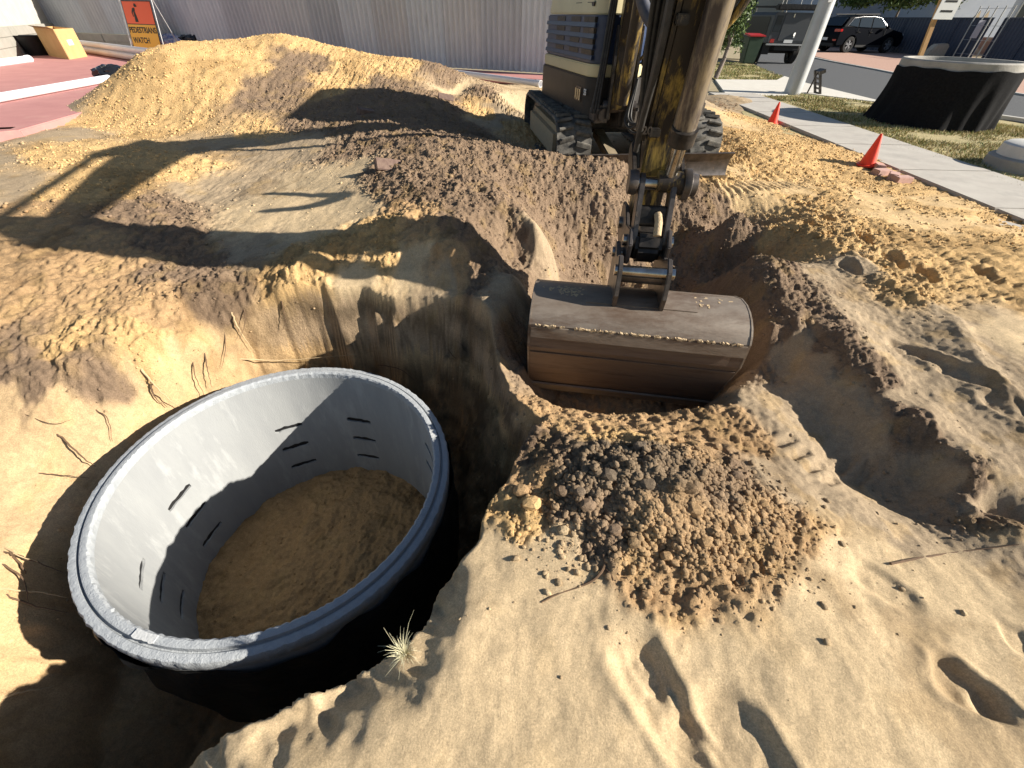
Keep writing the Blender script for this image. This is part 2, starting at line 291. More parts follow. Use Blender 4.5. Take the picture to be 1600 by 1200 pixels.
    # big foot prints
    for (px, py, zz, dirpx, L, Wd, dp) in [(1030,1090,0,(1075,1170),.36,.15,.036),(1015,1050,0,(1050,1110),.14,.07,.012),(1095,1165,0,(1130,1200),.16,.08,.016),(1520,1078,-.02,(1575,1110),.19,.12,.045),(1575,1105,-.02,(1600,1125),.12,.08,.014),
                                       (1165,1160,0,(1200,1200),.26,.17,.028),(1380,915,-.03,(1420,940),.22,.12,.014),(1590,1000,-.03,(1600,1040),.1,.08,.015),
                                       (1450,570,.02,(1470,580),.2,.1,.03),(1405,558,.0,(1430,565),.2,.1,.03),(1500,605,0,(1540,625),.25,.12,.03),(1560,650,0,(1590,670),.22,.14,.03),
                                       (1260,345,.15,(1275,375),.26,.11,.06),(1292,340,.15,(1310,365),.26,.11,.06),(1350,372,.16,(1368,395),.26,.12,.05),(1400,405,.16,(1425,430),.26,.12,.06),(1450,425,.16,(1470,445),.28,.12,.05),(1545,425,.14,(1570,445),.28,.12,.05),(1330,415,.14,(1345,430),.22,.1,.04)]:
        c = xy(px, py, zz); e = xy(dirpx[0], dirpx[1], zz); z = stamp(x, y, z, c, math.atan2(e[1]-c[1], e[0]-c[0]), L, Wd, dp)
    # crawler tread marks
    for (a, b, wdt, dp) in [(xy(1115,255,.12), xy(1160,235,.14), .42, .02), (xy(1110,300,.08), xy(1330,285,.07), .35, .008), (xy(1290,700,-.15), xy(1390,760,-.15), .22, .012),(xy(1200,670,-.12), xy(1330,770,-.1), .18, .012),
                            (xy(760,165,.35), xy(820,190,.28), .4, .025)]:
        dx, dy = b[0]-a[0], b[1]-a[1]; L = math.hypot(dx, dy); u = ((x-a[0])*dx+(y-a[1])*dy)/L; v = (-(x-a[0])*dy+(y-a[1])*dx)/L
        m = sst(u/.1)*sst((L-u)/.1)*sst((wdt/2-np.abs(v))/.04); z = z-dp*m*(.6+.9*np.sign(np.sin(2*PI*u/.085+np.abs(v)*6))*sst((np.abs(np.sin(2*PI*u/.085))-.2)*3))
    if full: return z, so_, pitm, inring, c_, sh, sd
    return z
_GX = _GY = None
def axis(lo, hi, c0, c1, h, g):
    a = list(np.arange(c0, c1, h)); s = h; v = a[0]; left = []
    while v > lo: s *= g[0]; v -= s; left.append(v)
    s = h; v = a[-1]
    while v < hi: s *= g[1]; v += s; a.append(v)
    return np.array(left[::-1]+a)
GXA = axis(-11.5, 9.0, -3.0, 2.7, .0088, (1.02, 1.022)); GYA = axis(-.9, 12.6, .0, 3.3, .0088, (1.05, 1.0115))
X, Y = np.meshgrid(GXA, GYA); Zt, SO, PM, INR, CLU, SHOLE, SDP = height(X, Y, True)
def gz(x, y):
    """height of the finished ground"""
    i = np.clip(np.searchsorted(GXA, x)-1, 0, len(GXA)-2); j = np.clip(np.searchsorted(GYA, y)-1, 0, len(GYA)-2)
    fx = (x-GXA[i])/(GXA[i+1]-GXA[i]); fy = (y-GYA[j])/(GYA[j+1]-GYA[j])
    return (Zt[j,i]*(1-fx)+Zt[j,i+1]*fx)*(1-fy)+(Zt[j+1,i]*(1-fx)+Zt[j+1,i+1]*fx)*fy
# soil colours (what the soil itself is: pale sand, yellow sand, topsoil, clay...)
SC = np.array([(.54,.41,.25),(.60,.398,.185),(.235,.165,.11),(.17,.132,.095),(.42,.275,.145),(.36,.275,.18),(.20,.14,.085),(.50,.355,.20),(.60,.425,.225)])
def soilcol(SO_, PM_, INR_, X_, Y_, Z_):
    C = np.tensordot(SO_, SC, axes=(0, 0))
    st = (PM_ > .04) & (~INR_); XA, YA = X_, Y_; X_ = np.where(st, np.arctan2(YA-RC[1], XA-RC[0])*1.4+9, XA); Y_ = np.where(st, Z_*1.3+.35*fbm(XA*2, YA*2, 2, 161), YA)
    n = fbm(X_*5, Y_*5, 5, 111); n2 = fbm(X_*1.3+3, Y_*1.3, 4, 112); n3 = np.where(st, 0, fbm(X_*21, Y_*21, 3, 113))
    # layers exposed in the cut: yellow sand with a dark topsoil band
    band = sst((PM_-.02)/.05); west = sst((-1.55-XA)/.5)
    lay = np.where((Z_ > -.35+.12*n2), 1., 0.)[..., None]*(np.array((.27,.195,.125))-0)+np.where((Z_ > -.35+.12*n2), 0., 1.)[..., None]*np.array((.40,.265,.135))
    lz = fbm(np.arctan2(YA-RC[1], XA-RC[0])*4, Z_*6, 4, 151); lay = lay*(1-.45*sst((lz-.05)/.12))[..., None]*(1+.5*sst((-lz-.15)/.12))[..., None]
    lay = lay*(1-west[..., None])+np.array((.50,.345,.185))*west[..., None]
    b = (band*.9)[..., None]; C = C*(1-b)+lay*b
    C = np.where(INR_[..., None], np.array((.42,.27,.13)), C)
    dark = sst((n2*1.3+n*.8-.25)/.4)*.35; C = C*(1-dark[..., None]*np.array((.75,.8,.85)))
    yel = sst((n-.15)/.25)*.3*(1-SO_[0]*.7); C = C*(1-yel[..., None])+np.array((.56,.38,.17))*yel[..., None]*(.35+.65*C.mean(-1, keepdims=True)/.35)
    C = C*(1+.10*n3+.06*n)[..., None]
    return np.clip(C, .02, .8)
CC = soilcol(SO, PM, INR, X, Y, Zt)
def soil_material(name):
    m = bpy.data.materials.new(name); m.use_nodes = True; n = m.node_tree.nodes; l = m.node_tree.links; b = n['Principled BSDF']
    b.inputs['Roughness'].default_value = .95; b.inputs['Specular IOR Level'].default_value = .12
    a = n.new('ShaderNodeAttribute'); a.attribute_name = 'soil'; g = n.new('ShaderNodeNewGeometry')
    def noise(s, d=6, r=.6):
        t = n.new('ShaderNodeTexNoise'); t.inputs['Scale'].default_value = s; t.inputs['Detail'].default_value = d; t.inputs['Roughness'].default_value = r; l.new(g.outputs['Position'], t.inputs[0]); return t.outputs[0]
    def mr(x, a0, a1, b0, b1):
        t = n.new('ShaderNodeMapRange'); t.inputs[1].default_value = a0; t.inputs[2].default_value = a1; t.inputs[3].default_value = b0; t.inputs[4].default_value = b1; l.new(x, t.inputs[0]); return t.outputs[0]
    def mul(x, y):
        t = n.new('ShaderNodeMath'); t.operation = 'MULTIPLY'; l.new(x, t.inputs[0]); l.new(y, t.inputs[1]); return t.outputs[0]
    gr = mul(mr(noise(170, 3, .85), .3, .7, .72, 1.28), mr(noise(45, 6, .7), .3, .7, .86, 1.14)); gr = mul(gr, mr(noise(7, 8, .7), .3, .7, .90, 1.09))
    v = n.new('ShaderNodeVectorMath'); v.operation = 'SCALE'; l.new(a.outputs['Color'], v.inputs[0]); l.new(gr, v.inputs['Scale']); l.new(v.outputs[0], b.inputs['Base Color'])
    b1 = n.new('ShaderNodeBump'); b1.inputs['Distance'].default_value = .012; l.new(noise(55, 8, .75), b1.inputs['Height']); l.new(mr(a.outputs['Alpha'], 0, 1, .22, .9), b1.inputs['Strength'])
    b0_ = n.new('ShaderNodeBump'); b0_.inputs['Distance'].default_value = .045; l.new(noise(17, 9, .72), b0_.inputs['Height']); l.new(mr(a.outputs['Alpha'], .45, 1, 0, .55), b0_.inputs['Strength']); l.new(b0_.outputs[0], b1.inputs['Normal'])
    b2 = n.new('ShaderNodeBump'); b2.inputs['Distance'].default_value = .0042; b2.inputs['Strength'].default_value = .8; l.new(noise(150, 5, .9), b2.inputs['Height']); l.new(b1.outputs[0], b2.inputs['Normal']); l.new(b2.outputs[0], b.inputs['Normal'])
    return m
SOILM = soil_material('soil')
def grid_object(name, X_, Y_, Z_, C_, A_):
    ny, nx = X_.shape; me = bpy.data.meshes.new(name); V = np.stack([X_, Y_, Z_], -1).reshape(-1, 3).astype(np.float32)
    idx = np.arange(ny*nx).reshape(ny, nx); F = np.stack([idx[:-1,:-1], idx[:-1,1:], idx[1:,1:], idx[1:,:-1]], -1).reshape(-1, 4)
    me.vertices.add(len(V)); me.vertices.foreach_set('co', V.ravel()); me.loops.add(F.size); me.loops.foreach_set('vertex_index', F.ravel().astype(np.int32))
    me.polygons.add(len(F)); me.polygons.foreach_set('loop_start', np.arange(0, F.size, 4, dtype=np.int32)); me.polygons.foreach_set('use_smooth', np.ones(len(F), bool))
    me.update(); ca = me.color_attributes.new('soil', 'FLOAT_COLOR', 'POINT'); ca.data.foreach_set('color', np.concatenate([C_.reshape(-1, 3), A_.reshape(-1, 1)], 1).astype(np.float32).ravel())
    o = bpy.data.objects.new(name, me); COL.objects.link(o); return o
gobj = grid_object('ground', X, Y, Zt, CC, np.clip(np.maximum(CLU, .78*sst(PM*4)*(~INR)*sst((X+1.9)/.5)), 0, 1)); gobj.data.materials.append(SOILM); tag(gobj, 'excavated sandy ground with pit, spoil heaps and footprints', kind='structure')
# far ground to the horizon, with a well where the dug ground lies
far = MB(); RX0, RX1, RY0, RY1 = GXA[0]+.6, GXA[-1]-.6, GYA[0]+.3, GYA[-1]-.5
B = 400; zf = -.03
far.add([(-B,-B,zf),(B,-B,zf),(B,B,zf),(-B,B,zf),(RX0,RY0,zf),(RX1,RY0,zf),(RX1,RY1,zf),(RX0,RY1,zf)], [(0,1,5,4),(1,2,6,5),(2,3,7,6),(3,0,4,7)])
o = far.build('terrain', mat('verge_dirt', (.30,.25,.15), (.38,.31,.2), scale=3), base=(0,0,zf)); tag(o, 'flat suburban ground beyond the building site', kind='structure')
# ------------------------------------------------------------------ loose clods
def ico(sub):
    bm = bmesh.new(); bmesh.ops.create_icosphere(bm, subdivisions=sub, radius=1); v = np.array([tuple(a.co) for a in bm.verts]); f = np.array([[q.index for q in p.verts] for p in bm.faces]); bm.free(); return v, f
IC1, IC2 = ico(1), ico(2)
def clods(name, label, pts, size, col, base, flat=.75, proto=None, kind='stuff'):
    pv, pf = base; n = len(pts); nv = len(pv)
    P = np.repeat(pv[None], n, 0)*(1+.30*(rng.random((n, nv, 1))-.5)*2)
    A = rng.normal(size=(n, 3, 3)); Q, _ = np.linalg.qr(A); P = np.einsum('nvi,nij->nvj', P*np.array((1, .8, .65))*(1+.3*(rng.random((n, 1, 3))-.5)), Q)
    P = np.sign(P)*np.abs(P)**.8; P[..., 2] *= flat; P = P*size[:, None, None]+pts[:, None, :]
    V = P.reshape(-1, 3).astype(np.float32); F = (pf[None]+(np.arange(n)*nv)[:, None, None]).reshape(-1, 3)
    me = bpy.data.meshes.new(name); me.vertices.add(len(V)); me.vertices.foreach_set('co', V.ravel()); me.loops.add(F.size); me.loops.foreach_set('vertex_index', F.ravel().astype(np.int32))
    me.polygons.add(len(F)); me.polygons.foreach_set('loop_start', np.arange(0, F.size, 3, dtype=np.int32)); me.update()
    ca = me.color_attributes.new('soil', 'FLOAT_COLOR', 'POINT'); cc = np.repeat(np.concatenate([col, np.full((n, 1), .5)], 1), nv, 0); ca.data.foreach_set('color', cc.astype(np.float32).ravel())
    o = bpy.data.objects.new(name, me); COL.objects.link(o); me.materials.append(SOILM); return tag(o, label, kind=kind)
def scatter(n, reg, smin, smax, pw=2.2, thr=.3, off=.1):
    """reg: (x0,x1,y0,y1); keep in proportion to clumpiness"""
    x = rng.uniform(reg[0], reg[1], n); y = rng.uniform(reg[2], reg[3], n)
    i = np.clip(np.searchsorted(GXA, x), 0, len(GXA)-1); j = np.clip(np.searchsorted(GYA, y), 0, len(GYA)-1)
    c = CLU[j, i]*(.35+1.3*sst((fbm(x*3, y*3, 3, 121)+.45)/.9)); k = rng.random(n)*1.1 < np.where(c > thr, c, c*.08+.03)
    k &= ~((PM[j, i] > .85) & (~INR[j, i]) & (rng.random(n) > .15))
    rr = np.hypot(x-RC[0], y-RC[1]); k &= ~((rr > .77) & (rr < .93))
    x, y, i, j = x[k], y[k], i[k], j[k]; s = smin+(smax-smin)*rng.random(len(x))**pw*rng.random(len(x))**1.2
    z = gz(x, y)+s*off; c = CC[j, i]*(1+.35*(rng.random((len(x), 1))-.5)); return np.stack([x, y, z], 1), s, np.clip(c, .02, .8)
P_, s_, c_ = scatter(42000, (-2.6, 3.2, .5, 4.6), .0025, .016); clods('soil_crumbs', 'loose crumbs of sand and topsoil over the near dug ground', P_, s_, c_, IC1)
P_, s_, c_ = scatter(84000, (-7.5, 5.5, 3.4, 10), .006, .027, 2.4, off=.05); clods('soil_crumbs', 'loose crumbs of yellow sand over the far heaps', P_, s_, c_, IC1)
# broken soil of the heap in the foreground
c0 = xy(1040,790,.05); n = 30000; a = rng.random(n)*2*PI; r = np.abs(rng.normal(size=n)*.6+rng.random(n)*.75-.2)*.27; x = c0[0]+r*np.cos(a)*1.35; y = c0[1]+r*np.sin(a)*.8
k = (x > xy(800,760,.05)[0]) & (y < 1.5); x, y = x[k], y[k]
s = .002+.015*rng.random(len(x))**6; z = gz(x, y)+s*.08
i = np.clip(np.searchsorted(GXA, x), 0, len(GXA)-1); j = np.clip(np.searchsorted(GYA, y), 0, len(GYA)-1)
clods('soil_crumbs', 'grey and orange crumbs of the tipped spoil heap', np.stack([x, y, z], 1), s, np.clip((CC[j, i]*.55+.45*np.array((.30,.21,.125)))*(1+.3*(rng.random((len(x), 1))-.5)), .03, .8), IC2)
#SPLIT
# ------------------------------------------------------------------ materials of made things
conc = mat('concrete_fresh', (.27,.28,.285), (.32,.33,.33), rough=.85, scale=5, bump=.0012, bscale=180, c3=(.37,.38,.38), s3=9, t3=.52, w3=.15, stretch=(1,1,.22))
concrim = mat('concrete_rim', (.31,.33,.35), (.37,.39,.405), rough=.8, scale=30, bump=.0035, bscale=120)
blackplastic = mat('black_plastic', (.012,.012,.014), (.02,.02,.02), rough=.45, scale=6, bump=.01, bscale=9)
steelw = mat('worn_bucket_steel', (.19,.145,.11), (.31,.26,.21), rough=.48, scale=4, metal=.35, bump=.0015, bscale=60, c3=(.11,.062,.038), s3=2.6, t3=.5, w3=.18, stretch=(.5,1.2,2.4))
rust = mat('rusted_flat_steel', (.13,.085,.06), (.22,.16,.115), rough=.65, scale=3, metal=.3, bump=.0015, bscale=50, c3=(.075,.05,.04), s3=3, t3=.52, w3=.15, stretch=(.4,1,4))
drysoil = mat('dried_soil_smear', (.42,.31,.19), (.52,.4,.25), rough=.95, scale=40, bump=.006, bscale=90)
blackpaint = mat('greasy_black_steel', (.018,.017,.017), (.06,.05,.042), rough=.42, scale=14, metal=.3, bump=.002, bscale=40, c3=(.2,.15,.1), s3=9, t3=.6)
darksteel = mat('dark_worn_steel', (.075,.065,.058), (.15,.13,.12), rough=.42, scale=12, metal=.6, bump=.001, bscale=60, c3=(.24,.18,.13), s3=7, t3=.6)
yel = mat('worn_yellow_paint', (.42,.29,.06), (.24,.16,.06), rough=.42, scale=7, bump=.0015, bscale=30, c3=(.03,.024,.02), s3=6, t3=.40, w3=.12, stretch=(2.2,2.2,.45))
cream = mat('cream_paint', (.62,.55,.33), (.56,.49,.29), rough=.4, scale=3, spec=.5, c3=(.25,.2,.12), s3=14, t3=.68)
navy = mat('navy_paint', (.018,.035,.085), (.03,.05,.11), rough=.4, scale=8, spec=.5, c3=(.12,.11,.09), s3=9, t3=.64)
rubber = mat('dusty_rubber', (.045,.043,.04), (.19,.175,.15), rough=.8, scale=9, bump=.002, bscale=60)
rubberhose = mat('hose_rubber', (.02,.02,.02), (.05,.045,.04), rough=.5, scale=20)
chrome = mat('chrome_rod', (.55,.54,.52), (.3,.26,.2), rough=.22, scale=10, metal=1)
glassdark = mat('green_tinted_glass', (.06,.10,.09), rough=.06, trans=.72, spec=.5)
brass = mat('brass_fitting', (.5,.36,.12), (.35,.25,.1), rough=.35, scale=20, metal=.8)
# ------------------------------------------------------------------ soakwell
RCv = Vector(RC); ux = Vector((1,0,0)); ux = (ux-RN*ux.dot(RN)).normalized(); uy = RN.cross(ux)
sw = thing('soakwell', tuple(RCv-RN*RDEP), 'large open grey concrete soakwell ring standing in the excavated pit', 'soakwell')
def ringpt(az, r, h): return RCv+RN*h+r*(math.cos(az)*ux+math.sin(az)*uy)
def jit(a, k, s): return s*(.6*math.sin(a*k+1)+.5*math.sin(a*k*2.7+2)+.5*math.sin(a*k*5.9)+.6*(random.random()-.5))
N = 420; mb = MB()
prof = [(RO_-.004,-.085),(RO_,-.08),(RO_,-.016),(RO_-.006,-.004),(RO_-.020,0),(.850,.0),(.846,-.012),(.840,-.012),(.836,.010),(.828,.013),(.808,.013),(RI_,.004),(RI_,-.03)]
for i, (r, h) in enumerate(prof):
    for k in range(N):
        a = 2*PI*k/N; e = 0; hh = 0
        if i in (2,3,4): e = jit(a, 83, .0022); hh = jit(a, 117, .0012)
        if i in (10,11): e = -jit(a, 97, .0028); hh = jit(a, 133, .0012)
        mb.v.append(tuple(ringpt(a, r+e, h+hh)))
for i in range(len(prof)-1):
    for k in range(N): mb.f.append((i*N+k, i*N+(k+1) % N, (i+1)*N+(k+1) % N, (i+1)*N+k))
mb.build('rim', concrim, sw, smooth=.7)
# wall: inner + outer skins with slots cut right through
mw = MB().lathe(RCv, [(RI_,-.03),(RI_,-1.25),(RO_-.004,-1.25),(RO_-.004,-.08)], 128, RN, ux, closed=False)
mw.lathe(RCv, [(RO_-.004,-.08),(RI_,-.03)], 128, RN, ux)
wall = mw.build('wall', conc, sw)
bm = bmesh.new(); bm.from_mesh(wall.data); bmesh.ops.remove_doubles(bm, verts=bm.verts, dist=1e-4); bmesh.ops.recalc_face_normals(bm, faces=bm.faces); bm.to_mesh(wall.data); bm.free()
cut = MB()
def hitwall(px, py):
    d = Vector(ray(px, py)); o = Vector((0,0,CAMH))-RCv; dp = d-RN*d.dot(RN); op = o-RN*o.dot(RN)
    a = dp.dot(dp); b = 2*dp.dot(op); c = op.dot(op)-RI_**2; t = (-b+math.sqrt(max(b*b-4*a*c, 0)))/(2*a); p = o+d*t
    return math.atan2(p.dot(uy), p.dot(ux)), p.dot(RN)
cols = [[(451,668),(462,697),(475,724)],[(561,657),(570,686),(576,713)],[(280,777),(306,804),(331,834)],[(221,897),(253,918),(284,945)],[(672,708),(674,735)]]
slots = []
for cset in cols:
    hs = [hitwall(*c) for c in cset]; az = sum(h[0] for h in hs)/len(hs)
    for k, h in enumerate(hs): slots.append((h[0], h[1]))
for az, h in slots:
    c = ringpt(az, .84, h); rad = (math.cos(az)*ux+math.sin(az)*uy); tan = -math.sin(az)*ux+math.cos(az)*uy
    pts = []; m = 9
    for i in range(m): pts.append((-.092+.184*i/(m-1), .015+.011*random.random()*(1 if 0 < i < m-1 else 0)))
    for i in range(m): pts.append((.092-.184*i/(m-1), -.015-.009*random.random()*(1 if 0 < i < m-1 else 0)))
    poly = [c-rad*.12+tan*a+RN*b for a, b in pts]; cut.prism(poly, rad*.24)
cme = cut.mesh('cutter'); cobj = bpy.data.objects.new('cutter', cme); COL.objects.link(cobj)
bpy.context.view_layer.update(); md = wall.modifiers.new('b', 'BOOLEAN'); md.object = cobj; md.operation = 'DIFFERENCE'; md.solver = 'EXACT'
cobj.matrix_world = Matrix.Identity(4); bpy.context.view_layer.update()
dg = bpy.context.evaluated_depsgraph_get(); nm = bpy.data.meshes.new_from_object(wall.evaluated_get(dg)); wall.modifiers.clear(); wall.data = nm; bpy.data.objects.remove(cobj)
for p in nm.polygons: p.use_smooth = True
bm = bmesh.new(); bm.from_mesh(nm)
for e in bm.edges:
    if len(e.link_faces) == 2 and e.calc_face_angle(0) > .5: e.smooth = False
bm.to_mesh(nm); bm.free()
for az, h in slots:
    rad = (math.cos(az)*ux+math.sin(az)*uy); tan = -math.sin(az)*ux+math.cos(az)*uy
    MB().box(ringpt(az, RI_+.032, h), .225, .045, .06, tan, rad, RN).build('slot_shade_plate', blackplastic, sw)  # black plate added behind each slot mouth, standing in for the shade inside
for az, r0, r1, wd in [(math.radians(-103), .809, .835, .06), (math.radians(22), .806, .838, .035)]:
    q = [];
    for i in range(9): q.append(ringpt(az-wd+2*wd*i/8, r1+random.random()*.006, .0155))
    for i in range(9): q.append(ringpt(az+wd-2*wd*i/8, r0-random.random()*.003, .0155))
    pl = MB().prism(q, RN*.004)
    pl.build('plaster_patch', mat('white_plaster', (.52,.53,.53), (.46,.47,.47), rough=.8, scale=40, bump=.003, bscale=90), sw)
wr = MB(); n = 160; hs = [-.10,-.16,-.3,-.5,-.8,-1.2]
for i, h in enumerate(hs):
    for k in range(n):
        a = 2*PI*k/n; e = .012+.008*math.sin(a*23+i)+.01*math.sin(a*9+i*2)+(.02 if i > 2 else 0); hh = h+(.02*math.sin(a*7)+.015*math.sin(a*19) if i == 0 else 0)
        wr.v.append(tuple(ringpt(a, RO_+e, hh)))
for i in range(len(hs)-1):
    for k in range(n): wr.f.append((i*n+k, i*n+(k+1) % n, (i+1)*n+(k+1) % n, (i+1)*n+k))
wr.build('filter_wrap', blackplastic, sw, smooth=1.2)
# ------------------------------------------------------------------ excavator
EX = thing('excavator', (1.39, 5.9, .12), 'worn cream and navy crawler excavator reaching its wide bucket into the dig', 'excavator')
ua = Vector((.14,-.99,0)).normalized(); ub = Vector((.99,.14,0)).normalized(); uz = Vector((0,0,1)); F0 = Vector((1.39,5.285,.12))
def U(a, b, z): return F0+ua*a+ub*b+uz*z      # a: ahead of the track fronts, b: to the right, z: up from track soles
def track_loop(L, h, inset, n=10):
    r = h/2-inset; pts = []
    for i in range(n+1): t = -PI/2+PI*i/n; pts.append((-h/2+r*math.cos(t), h/2+r*math.sin(t)))
    for i in range(n+1): t = PI/2+PI*i/n; pts.append((-L+h/2+r*math.cos(t), h/2+r*math.sin(t)))
    return pts
lug = MB().box((0,0,0), .165, .05, .032).mesh('lug', bev=.006)
for sgn in (-1, 1):
    b0 = sgn*.765; tr = MB(); lo = track_loop(2.4, .56, 0); li = track_loop(2.4, .56, .03); n = len(lo)
    for bb in (b0-.195, b0+.195):
        for P in (lo, li): tr.v += [tuple(U(a, bb, z)) for a, z in P]
    for k in range(n):
        j = (k+1) % n; tr.f += [(k, j, 2*n+j, 2*n+k), (n+k, n+j, 3*n+j, 3*n+k), (k, j, n+j, n+k), (2*n+k, 2*n+j, 3*n+j, 3*n+k)]
    T = tr.build('track', rubber, EX, smooth=.9)
    # lugs along the loop
    per = [(Vector((lo[k][0], lo[k][1])), Vector((lo[(k+1) % n][0], lo[(k+1) % n][1]))) for k in range(n)]; tot = sum((q-p).length for p, q in per); cnt = int(tot/.105)
    for c in range(cnt):
        for row in (-1, 1):
            s_ = (c+.5*(row > 0))*tot/cnt; acc = 0
            for p, q in per:
                L = (q-p).length
                if acc+L >= s_: break
                acc += L
            t = (q-p).normalized(); pos = p+t*(s_-acc); nrm = Vector((t.y, -t.x)); ctr = Vector((-1.2,.28)); 
            if nrm.dot(pos-Vector((max(-2.12, min(-.28, pos.x)), .28))) < 0: nrm = -nrm
            pos = pos+nrm*.014; t3 = ua*t.x+uz*t.y; n3 = ua*nrm.x+uz*nrm.y; b3 = n3.cross(t3)
            inst('track_lug', lug, rubber, U(pos.x, b0+row*.095, pos.y), frame(b3*1, t3, n3*1) @ Matrix.Rotation(.22*row, 3, 'Z'), T)
    fr = MB().box(U(-1.2, b0, .26), 1.7, .24, .2, ua, ub, uz); fr.build('track_frame', blackpaint, EX, bev=.02)
    MB().box(U(-1.2, b0-sgn*.0, .25), 1.75, .33, .34, ua, ub, uz).build('packed_soil', drysoil, EX, bev=.06)
    for a in (-.28, -2.12):
        MB().lathe(U(a, b0-.1, .28), [(.001,0),(.1,0),(.235,.05),(.235,.15),(.1,.2),(.001,.2)], 24, ub, uz).build('idler_wheel', darksteel, EX, smooth=.5)
MB().box(U(-1.2, 0, .42), 1.0, 1.15, .22, ua, ub, uz).build('chassis', blackpaint, EX, bev=.04)
MB().lathe(U(-1.2,0,.5), [(.42,0),(.45,.02),(.45,.16),(.4,.2)], 32).build('slew_ring', blackpaint, EX, smooth=.5)
for b in (-.3, .42): MB().beam(U(-.7,b,.32), U(.12,b*.85,.10), .13, .09).build('blade_arm', mat('dusty_arm', (.3,.24,.16), (.2,.16,.1), scale=12, rough=.8), EX, bev=.012)
# blade: curved plate with end caps
bl = MB(); pr = [(.20,.30),(.15,.24),(.13,.15),(.14,.06),(.19,0),(.215,0),(.165,.07),(.155,.15),(.175,.235),(.225,.295)]
bl.prism([U(a,-1.0,z-.02) for a, z in pr], ub*2.02); B_ = bl.build('blade', darksteel, EX, smooth=.6)
MB().prism([U(.219,-.98,-.018), U(.222,-.98,.05), U(.232,-.98,.05), U(.232,-.98,-.018)], ub*1.98).build('cutting_edge', chrome, B_)
MB().tube([U(-.55,.04,.5), U(-.2,.07,.3)], .042, 14).build('blade_cylinder_rod', chrome, EX, smooth=.8)
MB().tube([U(-.3,.06,.42), U(.02,.09,.16)], .072, 16).build('blade_cylinder', darksteel, EX, smooth=.8)
g_ = MB().prism([U(-.18,.13,.36), U(-.12,.15,.4), U(.04,.17,.2), U(-.02,.16,.12)], ub*.05); g_.build('cylinder_guard', blackpaint, EX)
# house frame
hf = Vector((.24,-.97,0)).normalized(); hl = Vector((-.97,-.24,0)).normalized(); HC = Vector((1.45,6.3,0))
def Hh(f, l, z): return HC+hf*f+hl*l+uz*z
def rounded(f0, f1, l0, l1, r, taper=0, n=5):
    pts = []
    for (cf, cl, a0) in ((f1-r, l1-r, 0), (f0+r, l1-r, 90), (f0+r, l0+r, 180), (f1-r, l0+r, 270)):
        for i in range(n+1): a = math.radians(a0+90*i/n); pts.append((cf+r*math.cos(a), cl+r*math.sin(a)))
    return pts
def slab(name, m, f0, f1, l0, l1, z0, z1, r=.12, parent=EX, bev=.012, top=None):
    P = rounded(f0, f1, l0, l1, r); Q = rounded(*(top or (f0, f1, l0, l1)), r) if top else P
    mb = MB(); n = len(P); mb.v = [tuple(Hh(a, b, z0)) for a, b in P]+[tuple(Hh(a, b, z1)) for a, b in Q]
    mb.f = [tuple(range(n))[::-1], tuple(range(n, 2*n))]+[(i, (i+1) % n, n+(i+1) % n, n+i) for i in range(n)]
    return mb.build(name, m, parent, smooth=.5, bev=bev)
slab('deck', blackpaint, -1.0, .82, -.55, .9, .66, .80, .15)
CW = slab('counterweight', mat('black_housing', (.022,.02,.02), (.04,.036,.033), rough=.5, scale=5, c3=(.11,.09,.07), s3=7, t3=.62), -1.05, .80, .28, .93, .68, 1.03, .16)
MB().box(Hh(.52,.935,.87), .16, .012, .13, hf, hl, uz).build('grille', darksteel, CW)
for k in range(3): MB().tube([Hh(.46+.06*k,.945,.82), Hh(.46+.06*k,.945,.92)], .014, 8).build('grille_bar', chrome, CW)
# number plate mark "S5E"-like white lettering on the housing
def text_part(name, txt, size, pos, xdir, updir, m, parent, ext=.001, align='CENTER', thing_=None):
    c = bpy.data.curves.new(name, 'FONT'); c.body = txt; c.size = size; c.extrude = ext; c.align_x = align; c.align_y = 'CENTER'; c.fill_mode = 'BOTH'; c.offset = size*.03
    t = bpy.data.objects.new('tmp', c); COL.objects.link(t); bpy.context.view_layer.update()
    me = bpy.data.meshes.new_from_object(t.evaluated_get(bpy.context.evaluated_depsgraph_get())); bpy.data.objects.remove(t); me.name = name
    xd = Vector(xdir).normalized(); zd = xd.cross(Vector(updir)).normalized(); yd = zd.cross(xd)
    r = parent
    while r.parent: r = r.parent
    O = r.location; Mx = Matrix(((xd.x, yd.x, zd.x, pos[0]-O.x), (xd.y, yd.y, zd.y, pos[1]-O.y), (xd.z, yd.z, zd.z, pos[2]-O.z), (0,0,0,1)))
    me.transform(Mx); me.materials.clear(); me.materials.append(m); o = bpy.data.objects.new(name, me); COL.objects.link(o); o.parent = parent; return o
whitep = mat('white_paint', (.78,.78,.76), rough=.5)
text_part('lettering', '55', .075, Hh(.70,.934,.90), hf, (0,0,1), whitep, CW)
HS = slab('hood', cream, -1.02, .78, .30, .92, 1.034, 1.14, .15)
LV = slab('louvre_panel', navy, -1.0, .76, .31, .905, 1.144, 1.52, .15)
for k in range(4):
    z = 1.20+k*.085
    sl_ = MB().prism([Hh(-.9,.906,z-.03), Hh(-.9,.917,z-.026), Hh(-.9,.912,z+.008), Hh(-.9,.906,z+.008)], hf*1.62); sl_.build('louvre', navy, LV)
    for f in (.15, .55, -.35): MB().box(Hh(f,.895,z+.032), .30, .03, .04, hf, hl, uz).build('louvre_slot', blackpaint, LV, bev=.002)
SH = slab('cream_shroud', cream, -1.0, .74, .32, .90, 1.524, 2.1, .2, top=(-.9,.62,.36,.86))
for f in (.16, .50): MB().box(Hh(f,.885,1.60), .2, .018, .05, hf, hl, uz).build('vent_slot', blackpaint, SH, bev=.02)
